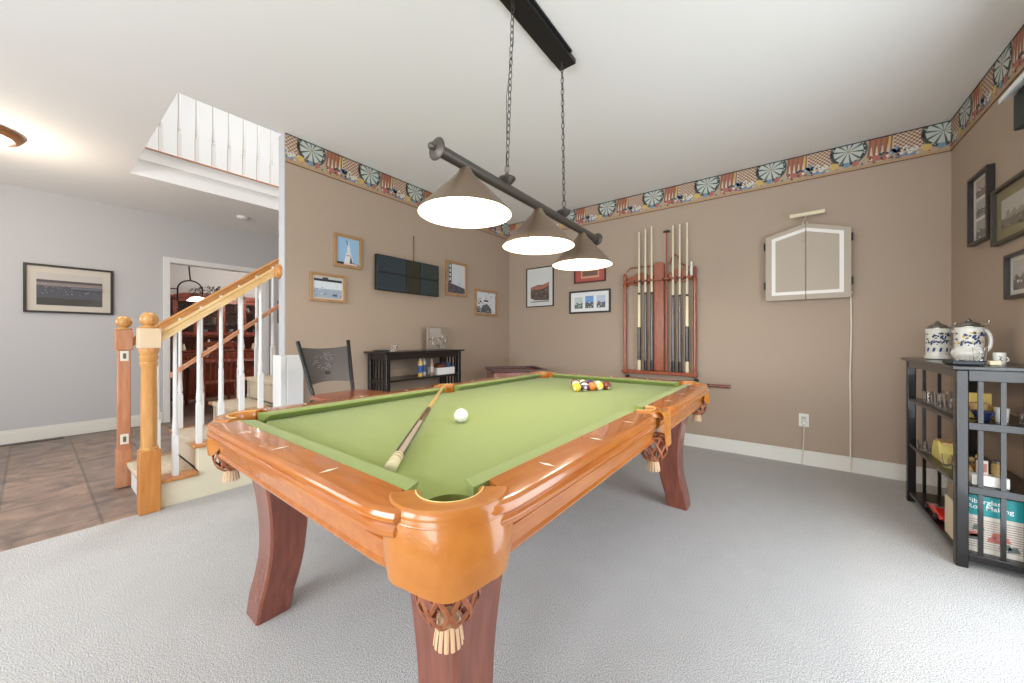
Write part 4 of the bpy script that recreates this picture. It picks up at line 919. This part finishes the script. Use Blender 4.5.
# games cabinet in the far left corner
t = thing('games_table', 'low reddish wooden games table with dark rim in far left corner', 'table', (-2.56, 3.46, 0), R(50))
MB().box(-.30, .30, -.25, .25, .60, .735).build('case', M('rose_wood', rgb(168, 116, 104), .35, coat=.3, var=rgb(146, 92, 82), vs=5, stretch=(2, 10, 10)), t, bevel=.004, local=True)
MB().box(-.32, .32, -.27, -.235, .7355, .765).box(-.32, .32, .235, .27, .7355, .765).box(-.32, -.285, -.235, .235, .7355, .765).box(.285, .32, -.235, .235, .7355, .765).build('rim', M('dark_rose', rgb(84, 52, 46), .35, coat=.3), t, bevel=.006, local=True)
for x in (-.26, .26):
    for y in (-.22, .22): MB().lathe([(.022, 0), (.03, .05), (.024, .1), (.03, .55), (.03, .60)], (x, y, 0), 14).build('leg', cherry, t, local=True)
MB().ball((0, -.26, .67), .012, n=10).build('knob', flat(220, 200, 150), t, local=True)

# ---------------------------------------------------------------- steins and glassware
HT = .986
def stein(x, y, h, label, belly, accent, rz):
    t = thing('beer_stein', label, 'stein', (x, y, HT), 0, 'steins on the black shelf')
    if not belly: pr = [(.050, 0), (.058, .004), (.056, .02), (.052, .03), (.054, .05), (.054, h * .8), (.056, h * .84), (.052, h * .86)]
    else: pr = [(.046, 0), (.060, .004), (.050, .016), (.062, .03), (.066, .05), (.062, .066), (.052, .075), (.055, .1), (.053, h * .8), (.056, h * .84), (.050, h * .86)]
    MB().lathe([(r, HT + z) for r, z in pr], (x, y, 0), 32).build('mug', cer, t)
    # painted decoration
    mats = [flat(40, 56, 110), flat(44, 70, 60), flat(206, 176, 70), flat(120, 60, 50)]; mb = MB(); random.seed(int(h * 1000))
    for i in range(150):
        a = random.uniform(0, 2 * PI); z = HT + random.uniform(h * .42, h * .74); r0 = .0545 if not belly else .0556; s1 = random.uniform(.003, .008); da = s1 / r0
        mb.add([(x + r0 * math.cos(a + da * u), y + r0 * math.sin(a + da * u), z + s1 * v) for u, v in ((-1, -.4), (.2, -1), (1, .3), (-.2, 1))], [(0, 1, 2, 3)], random.choice(accent))
    for k in range(12):
        a = 2 * PI * k / 12; z = HT + h * .27; r0 = .0546 if not belly else .0665
        if not belly: mb.add([(x + r0 * math.cos(a + u), y + r0 * math.sin(a + u), z + v) for u, v in ((-.14, -.012), (.06, -.012), (.16, .012), (-.04, .012))], [(0, 1, 2, 3)], 0)
    mb.build('painting', mats, t, smooth=False)
    MB().lathe([(.053, HT + h * .86), (.053, HT + h * .875), (.044, HT + h * .90), (.038, HT + h * .95), (.022, HT + h * .985), (.009, HT + h * .995), (.012, HT + h * 1.0), (.014, HT + h * 1.02), (.006, HT + h * 1.06), (.001, HT + h * 1.09)], (x, y, 0), 24).build('lid', pewter, t)
    c, s_ = math.cos(rz), math.sin(rz); pts = []
    for k in range(13):
        a = -PI / 2 + PI * k / 12; rr_ = .052 + .026 * math.cos(a); pts.append((x + c * rr_, y + s_ * rr_, HT + h * .52 + h * .27 * math.sin(a)))
    MB().tube(pts, .0085, 10).build('handle', cer, t)
    MB().tube([(x + c * .05, y + s_ * .05, HT + h * .9), (x + c * .07, y + s_ * .07, HT + h * .93), (x + c * .072, y + s_ * .072, HT + h * 1.02)], .005, 8).build('thumb_lift', pewter, t)
stein(.775, 3.46, .225, 'straight white beer stein with blue painting and dark pewter lid', False, (0, 1), R(-8))
stein(.81, 3.11, .225, 'bulging white beer stein with blue and yellow painting and silver lid', True, (0, 0, 2, 1), R(2))
def mug_glass(x, y, z, h, r, label, group, m=glassm, c=None):
    t = thing('glass_mug', label, 'glass', (x, y, z), 0, group)
    MB().lathe([(.001, z + .001), (r * .8, z + .001), (r, z + h), (r - .003, z + h), (r * .72, z + .008), (.001, z + .007)], (x, y, 0), 16, caps=False).build('bowl', m, t)
    MB().tube([(x - .0, y - r * .9 - .018 * math.sin(PI * k / 6), z + h * .25 + h * .5 * k / 6) for k in range(7)], .003, 6).build('handle', m, t)
    return t
def onshelf(x, y): return (x, y)
mug_glass(.80, 2.93, HT, .085, .026, 'clear glass mug on the shelf top, right of the silver-lidded stein', None)
t = thing('white_cup', 'small white cup with dark mark on the shelf top', 'cup', (.865, 2.94, HT))
MB().lathe([(.001, HT + .001), (.020, HT + .001), (.0215, HT + .06), (.019, HT + .06), (.018, HT + .006), (.001, HT + .006)], (.865, 2.94, 0), 20, caps=False).build('bowl', cer, t)
MB().tube([(0.865 + .019 + .010 * math.sin(PI * k / 6), 2.94, HT + .012 + .028 * k / 6) for k in range(7)], .003, 6).build('handle', cer, t)
MB().tube([(.858, 2.9195, HT + .042), (.866, 2.9185, HT + .037), (.860, 2.9185, HT + .028), (.868, 2.9190, HT + .020)], .002, 5).build('mark', blackm, t)
t = thing('black_dice_tray', 'low black tray with round metal studs at the front of shelf top', 'tray', (.70, 2.83, HT))
MB().prism([(.665, 2.76), (.775, 2.76), (.775, 2.84), (.665, 2.90)], HT + .0005, HT + .022).build('base', flat(40, 44, 48), t, bevel=.006)
mb = MB()
for x, y in ((.69, 2.80), (.72, 2.79), (.75, 2.785)): mb.lathe([(.013, HT + .022), (.010, HT + .027), (.001, HT + .028)], (x, y, 0), 14, caps=False)
mb.build('studs', pewter, t)
t = MB().box(.80, .838, 2.82, 2.85, HT + .0005, HT + .022).build('cream_block', flat(226, 214, 176), None, bevel=.003); tag(recenter(t), 'small cream block on the shelf top in front of the cup', 'block')
# upper and middle shelves
S1, S2, S3 = .7105, .4005, .0705
spots = [(.74, 3.50), (.72, 3.40), (.79, 3.36), (.73, 3.28), (.80, 3.22), (.72, 3.17), (.79, 3.08), (.73, 3.05)]
place = ['farthest from the camera', 'second from the far end', 'third from the far end', 'fourth from the far end', 'fifth from the far end', 'sixth from the far end', 'seventh from the far end', 'nearest the yellow box']
for k, (x, y) in enumerate(spots): mug_glass(x, y, S1, .062 + .012 * (k % 3), .022 + .003 * (k % 2), 'small clear glass on the upper shelf of the corner shelf, %s' % place[k], 'glasses on the upper shelf')
ye = flat(214, 186, 92); 
t = thing('yellow_box', 'open yellow box on the upper shelf behind the end slats', 'box', (.80, 2.95, S1))
mb = MB(); mb.box(.74, .86, 2.88, 3.0, S1, S1 + .004); mb.box(.74, .743, 2.88, 3.0, S1, S1 + .06); mb.box(.857, .86, 2.88, 3.0, S1, S1 + .06); mb.box(.743, .857, 2.997, 3.0, S1, S1 + .12); mb.box(.743, .857, 2.88, 2.883, S1, S1 + .04); mb.build('carton', ye, t)
mb = MB(); mb.lathe([(.03, S1 + .01), (.034, S1 + .07), (.03, S1 + .075)], (.80, 2.94, 0), 14); mb.build('contents', flat(196, 160, 110), t)
t = thing('blue_bowl', 'small dark blue bowl on the upper shelf before the yellow box', 'bowl', (.785, 2.84, S1))
MB().lathe([(.001, S1 + .001), (.02, S1 + .001), (.022, S1 + .006), (.040, S1 + .045), (.037, S1 + .045), (.02, S1 + .009), (.001, S1 + .008)], (.785, 2.84, 0), 24, caps=False).build('bowl', flat(34, 42, 76, .2, .5), t)
MB().lathe([(.0395, S1 + .0445), (.041, S1 + .047), (.037, S1 + .047)], (.785, 2.84, 0), 24, caps=False).build('rim', flat(60, 70, 100, .2, .5), t)
mug_glass(.84, 2.83, S1, .07, .024, 'frosted glass right of the dark blue bowl on the upper shelf', None, M('frosted', rgb(196, 196, 184), .4))
mug_glass(.905, 2.84, S1, .05, .016, 'tiny glass at the right end of the upper shelf', None)
# a yellowish bag and glassware on the middle shelf
t = thing('yellow_carton', 'slanted pale yellow carton lid on the middle shelf', 'carton', (.75, 3.25, S2))
MB().prism([(3.14, S2 + .001), (3.34, S2 + .001), (3.30, S2 + .10), (3.22, S2 + .11)], .72, .80, f=lambda a, b2, c: (c, a, b2)).build('lid', flat(222, 206, 120), t, bevel=.003)
MB().box(.73, .79, 3.18, 3.30, S2 + .10, S2 + .112).build('flap', flat(216, 176, 120), t)
for k, (x, y) in enumerate([(.70, 3.44), (.72, 3.37), (.77, 3.10), (.72, 3.06), (.82, 3.04), (.76, 2.98)]):
    mug_glass(x, y, S2, .06 + .01 * (k % 2), .022, 'small clear glass on the middle shelf, %s' % ['farthest from the camera', 'just behind the yellow carton', 'just in front of the yellow carton', 'fourth from the far end', 'near the wall', 'closest to the gold nuggets'][k], 'glasses on the middle shelf')
random.seed(5); mb = MB()
for i in range(60): mb.ball((.76 + random.uniform(-.045, .045), 2.90 + random.uniform(-.05, .05), S2 + .018 + random.uniform(0, .10) * random.random()), random.uniform(.010, .016), n=6, m=random.randint(0, 1))
t = mb.build('bag_of_nuts', [flat(206, 172, 108, .3, .4), flat(176, 138, 78, .3, .4)], None); tag(recenter(t), 'heap of shiny golden pieces on the middle shelf', 'heap'); t['kind'] = 'stuff'
t = thing('photo_box', 'small white box with picture on its front, middle shelf', 'box', (.79, 2.80, S2))
MB().box(.735, .85, 2.78, 2.84, S2 + .001, S2 + .05).build('box', flat(232, 228, 218), t, bevel=.002)
MB().box(.755, .79, 2.80, 2.806, S2 + .0505, S2 + .12).build('card', flat(196, 176, 166), t)
MB().box(.759, .786, 2.7985, 2.7998, S2 + .065, S2 + .105).build('picture', flat(150, 90, 70), t)
t = thing('glass_jar', 'amber-filled glass jar on the white box of the middle shelf', 'jar', (.825, 2.81, S2 + .05))
MB().lathe([(.001, S2 + .051), (.02, S2 + .051), (.024, S2 + .07), (.022, S2 + .11), (.016, S2 + .115)], (.825, 2.81, 0), 16, caps=False).build('body', M('amber', rgb(170, 140, 90), .1, coat=.6), t)
MB().lathe([(.018, S2 + .115), (.018, S2 + .125)], (.825, 2.81, 0), 14).build('lid', pewter, t)
# books on the bottom shelf
def text(s, size, loc, rot, m, parent, name='lettering'):
    cu = bpy.data.curves.new(name, 'FONT'); cu.body = s; cu.size = size; cu.extrude = .0003; cu.offset = .0003
    o = bpy.data.objects.new(name, cu); C.objects.link(o); bpy.context.view_layer.update()
    me = bpy.data.meshes.new_from_object(o); C.objects.unlink(o); bpy.data.objects.remove(o)
    me.transform(Matrix.Translation(Vector(loc)) @ rot.to_4x4()); me.materials.clear(); me.materials.append(m)
    off = Vector((0, 0, 0)); q = parent
    while q is not None: off += q.location; q = q.parent
    me.transform(Matrix.Translation(-off)); r = bpy.data.objects.new(name, me); C.objects.link(r); r.parent = parent; return r
t = thing('fiberglass_book', 'teal-topped book about fiberglass rod making leaning behind the end slats', 'book', (.83, 2.81, S3))
MB().box(.717, .905, 2.800, 2.815, S3, S3 + .275).build('pages', flat(222, 214, 196), t)
MB().box(.716, .907, 2.796, 2.7995, S3, S3 + .277).build('cover', flat(214, 204, 190), t)
MB().box(.716, .907, 2.7945, 2.7958, S3 + .18, S3 + .277).build('teal_band', flat(28, 142, 142), t)
rotf = Matrix.Rotation(R(90), 3, 'X')
text('Fiberglass', .030, (.722, 2.7940, S3 + .240), rotf, flat(240, 240, 236), t); text('Rod Making', .030, (.722, 2.7940, S3 + .212), rotf, flat(240, 240, 236), t)
mb = MB(); random.seed(9)
for i in range(13): mb.box(.722, .90, 2.7952, 2.7958, S3 + .025 + i * .011, S3 + .0275 + i * .011, i % 2)
for i in range(8): 
    x, z = random.uniform(.72, .86), S3 + random.uniform(.02, .12); mb.prism([(x, z), (x + .04, z + .005), (x + .03, z + .03), (x + .005, z + .025)], 2.7944, 2.7950, 2 + i % 2, f=lambda a, b2, c: (a, c, b2))
mb.build('cover_photos', [flat(120, 108, 98), flat(150, 96, 84), flat(186, 110, 96), flat(96, 104, 98)], t)
t = thing('red_book', 'red and black patterned box standing on the bottom shelf', 'book', (.72, 3.06, S3))
MB().box(.76, .79, 2.93, 3.14, S3, S3 + .26).build('body', flat(176, 60, 52), t, bevel=.002)
mb = MB()
for i in range(4):
    for j in range(2): mb.box(.7585, .7598, 2.95 + j * .09, 3.03 + j * .09, S3 + .02 + i * .06, S3 + .065 + i * .06, (i + j) % 2)
mb.build('pattern', [flat(220, 212, 200), flat(44, 40, 40)], t)
t = thing('cream_binder', 'pale olive folder standing at far side of the bottom shelf', 'folder', (.80, 3.2, S3))
MB().box(.80, .825, 3.0, 3.40, S3, S3 + .29).build('cover', flat(166, 152, 122), t, bevel=.003)
MB().box(.802, .823, 2.996, 3.0, S3 + .004, S3 + .286).build('spine', flat(150, 138, 110), t)
t = thing('white_booklet', 'thin cream booklet standing behind the front post, bottom shelf', 'booklet', (.70, 2.90, S3))
MB().box(.700, .706, 2.83, 3.0, S3, S3 + .20).build('pages', flat(232, 222, 200), t)
MB().box(.6975, .6995, 2.83, 3.0, S3, S3 + .202).build('cover', flat(224, 206, 176), t)
# red toy car
t = thing('toy_car', 'red toy racing car on the bottom shelf', 'toy car', (.72, 3.22, S3))
P = [(3.10, S3 + .015), (3.36, S3 + .012), (3.375, S3 + .022), (3.30, S3 + .035), (3.25, S3 + .055), (3.20, S3 + .058), (3.17, S3 + .042), (3.12, S3 + .045), (3.10, S3 + .035)]
MB().prism(P, .70, .755, f=lambda a, b2, c: (c, a, b2)).build('body', flat(206, 46, 34, .2, .6), t, bevel=.006)
for x in (.697, .758):
    for y in (3.15, 3.31): MB().lathe([(.016, -.006), (.018, -.003), (.018, .003), (.016, .006)], (x, y, S3 + .018), 16, 'x').build('wheel', blackm, t)
MB().prism([(3.19, S3 + .045), (3.25, S3 + .045), (3.24, S3 + .06), (3.20, S3 + .062)], .712, .743, f=lambda a, b2, c: (c, a, b2)).build('windscreen', glasst, t)

# ---------------------------------------------------------------- dining room beyond
hc = thing('china_cabinet', 'red-brown china cabinet with glass doors in the dining room', 'cabinet', (-8.95, 2.2, 0))
X0, X1 = -9.17, -8.78; A, B_ = 1.52, 2.92
MB().box(X0, -8.62, A - .03, B_ + .03, 0, .86).box(X0, -8.60, A - .05, B_ + .05, .86, .89).build('base', cabw, hc, bevel=.006)
mb = MB(); mb.box(X0, X0 + .02, A, B_, .89, 1.86); mb.box(X0, X1, A, A + .025, .89, 1.86); mb.box(X0, X1, B_ - .025, B_, .89, 1.86); mb.box(X0, X1 + .03, A - .03, B_ + .03, 1.86, 1.90); mb.box(X0, X1, A, B_, 1.14, 1.165); mb.box(X0 + .02, X1 - .03, A, B_, 1.38, 1.395); mb.box(X0 + .02, X1 - .03, A, B_, 1.62, 1.635)
mb.prism([(A, 1.90), (B_, 1.90), (B_ - .15, 1.95), (2.3, 1.97), (2.1, 1.97), (A + .15, 1.95)], X1 - .02, X1 + .02, f=lambda a, b2, c: (c, a, b2)); mb.build('hutch', cabw, hc, bevel=.004)
dw = (B_ - A) / 4
for k in range(4):
    a = A + dw * k; b2 = a + dw; mb = MB(); mb.box(X1, X1 + .018, a + .004, a + .065, 1.17, 1.855); mb.box(X1, X1 + .018, b2 - .065, b2 - .004, 1.17, 1.855); mb.box(X1, X1 + .018, a + .065, b2 - .065, 1.17, 1.235); mb.box(X1, X1 + .018, a + .065, b2 - .065, 1.79, 1.855)
    dr = mb.build('glass_door', cabw, hc, bevel=.003); MB().box(X1 + .006, X1 + .010, a + .065, b2 - .065, 1.235, 1.79).build('pane', glassm, dr); MB().ball((X1 + .025, (b2 - .03) if k % 2 == 0 else a + .03, 1.5), .011, n=8).build('knob', pewter, dr)
    dr = MB().box(-8.62, -8.605, a + .01, b2 - .01, .08, .66).build('door', cabw, hc, bevel=.01); MB().ball((-8.595, (b2 - .04) if k % 2 == 0 else a + .04, .45), .012, n=8).build('knob', pewter, dr)
    dr = MB().box(-8.62, -8.605, a + .01, b2 - .01, .69, .84).build('drawer', cabw, hc, bevel=.006); MB().ball((-8.595, (a + b2) / 2, .765), .012, n=8).build('knob', pewter, dr)
random.seed(14)
for k in range(10):
    y = A + .10 + k * .135; z = (1.166, 1.396, 1.636)[k % 3]; h = .09 + .05 * random.random()
    o = MB().lathe([(.03, z), (.045, z + h * .3), (.03, z + h * .8), (.035, z + h)], (-8.95, y, 0), 14).build('china_piece', flat(*random.choice([(226, 222, 212), (200, 206, 214), (196, 180, 150)])), None)
    tag(recenter(o), 'small pale vase behind the china cabinet glass, %s shelf, %s vase from the left overall' % (('lowest', 'middle', 'top')[k % 3], od[k]), 'vase', 'china in the cabinet')
for k in range(7):
    y = A + .14 + k * .18; z = .891; h = .12 + .04 * (k % 3)
    o = MB().lathe([(.03, z), (.036, z + h * .3), (.02, z + h * .7), (.014, z + h)], (-8.72, y, 0), 12).build('sideboard_jar', flat(*[(206, 190, 160), (140, 60, 50), (214, 210, 200)][k % 3]), None)
    tag(recenter(o), '%s jar on the china cabinet counter, %s from the left' % (['beige', 'red', 'white'][k % 3], od[k]), 'jar', 'jars on the cabinet counter')
# greenery on top
pl = thing('dried_greenery', 'dark dried greenery garland on top of the china cabinet', 'plant', (-8.9, 2.1, 1.97)); random.seed(2); mb = MB()
for i in range(230):
    y = random.uniform(1.75, 2.6); z = 1.905 + random.uniform(0.0, .22) * (1 - abs(y - 2.1) / .75); x = -8.75 + random.uniform(-.12, .06); a = random.uniform(0, 2 * PI); l = random.uniform(.03, .06)
    mb.add([(x, y, z), (x + .3 * l, y + l * math.cos(a) * .4 + .008, z + l * math.sin(a) * .5), (x + .1 * l, y + l * math.cos(a), z + abs(l * math.sin(a))), (x, y + l * math.cos(a) * .4 - .008, z + l * .3)], [(0, 1, 2, 3)])
mb.build('foliage', M('dried_leaf', rgb(70, 66, 46), .8), pl); MB().tube([(-8.75, 1.75, 1.91), (-8.76, 2.1, 1.93), (-8.75, 2.6, 1.91)], .008, 6).build('stem', flat(70, 50, 36), pl)
# dining table and chairs
dt = thing('dining_table', 'dark wooden dining table in front of the china cabinet', 'table', (-7.7, 2.1, 0))
MB().box(-8.1, -7.25, 1.45, 3.3, .71, .745).build('tabletop', cabw, dt, bevel=.01); MB().box(-8.0, -7.35, 1.55, 3.2, .63, .709).build('apron', cabw, dt)
for x in (-8.0, -7.35):
    for y in (1.56, 3.18): MB().lathe([(.025, 0), (.03, .3), (.04, .5), (.032, .63)], (x, y, 0), 12).build('leg', cabw, dt)
def dchair(label):
    t = thing('dining_chair', label, 'chair', (0, 0, 0), 0, 'spindle-back dining chairs'); bm_ = lambda mb, n_, **k: mb.build(n_, cabw, t, local=True, **k)
    bm_(MB().prism([(-.21, -.2), (.21, -.2), (.22, .18), (.15, .22), (-.15, .22), (-.22, .18)], .43, .46), 'seat', bevel=.008)
    for sx in (-1, 1):
        bm_(MB().tube([(sx * .18, .17, .43), (sx * .21, .21, 0)], .016, 10), 'leg'); bm_(MB().tube([(sx * .18, -.16, .43), (sx * .21, -.23, 0)], .016, 10), 'leg')
        bm_(MB().tube([(sx * .19, -.18, .46), (sx * .21, -.28, 1.05)], .014, 10), 'back_post')
    for k in range(5): bm_(MB().tube([(-.12 + .06 * k, -.185, .46), (-.13 + .065 * k, -.27, 1.0)], .007, 8), 'spindle')
    bm_(MB().prism([(-.235, 0), (.235, 0), (.22, .07), (0, .095), (-.22, .07)], -.29, -.268, f=lambda a, b2, c: (a, c, b2 + .985)), 'top_rail', bevel=.006)
    return t
c0 = dchair('spindle-back dining chair seen through the stair balusters, left one'); c0.location = (-7.0, 1.72, 0); c0.rotation_euler = (0, 0, R(90))
dup(c0, (-7.0, 2.35, 0), R(95), 'spindle-back dining chair seen through the stair balusters, right one')
# pendant in dining room
dp = thing('dining_pendant', 'dark metal arch pendant with white glass shade in dining room', 'lamp', (-7.7, 1.6, ZC))
MB().lathe([(.06, ZC - .001), (.06, ZC - .02), (.02, ZC - .04)], (-7.7, 1.50, 0), 16, caps=False).build('canopy', blackm, dp)
MB().tube([(-7.7, 1.50, ZC - .03), (-7.7, 1.55, 2.05)], .010, 8).build('chain', blackm, dp)
mb = MB(); pts = [(-7.7, 1.55 + .155 * math.cos(PI * k / 12), 1.90 + .15 * math.sin(PI * k / 12)) for k in range(13)]; pts = [(-7.7, 1.705, 1.80)] + pts + [(-7.7, 1.395, 1.72)]
mb.tube(pts, .011, 8); mb.tube([(-7.7, 1.395, 1.9), (-7.7, 1.27, 1.9)], .009, 8); mb.tube([(-7.7, 1.395, 1.74), (-7.7, 1.27, 1.74)], .009, 8); mb.tube([(-7.7, 1.27, 1.96), (-7.7, 1.27, 1.68)], .009, 8); mb.build('arch_frame', blackm, dp)
MB().lathe([(.02, 1.80), (.08, 1.785), (.13, 1.74), (.135, 1.725)], (-7.7, 1.64, 0), 24, caps=False).build('glass_shade', M('shade_glow', (1, 1, 1, 1), .4, emit=(1, .93, .82, 1), es=3), dp)
# dark plate on hall wall beside opening
t = thing('wall_plaque', 'narrow dark plaque on hall wall right of dining opening', 'plaque', (XG, 2.42, 1.4))
MB().box(XG + .001, XG + .02, 2.385, 2.455, 1.36, 1.72).build('board', flat(96, 92, 88), t, bevel=.003)
MB().box(XG + .02, XG + .024, 2.40, 2.44, 1.40, 1.68).build('inset', flat(70, 66, 64), t)
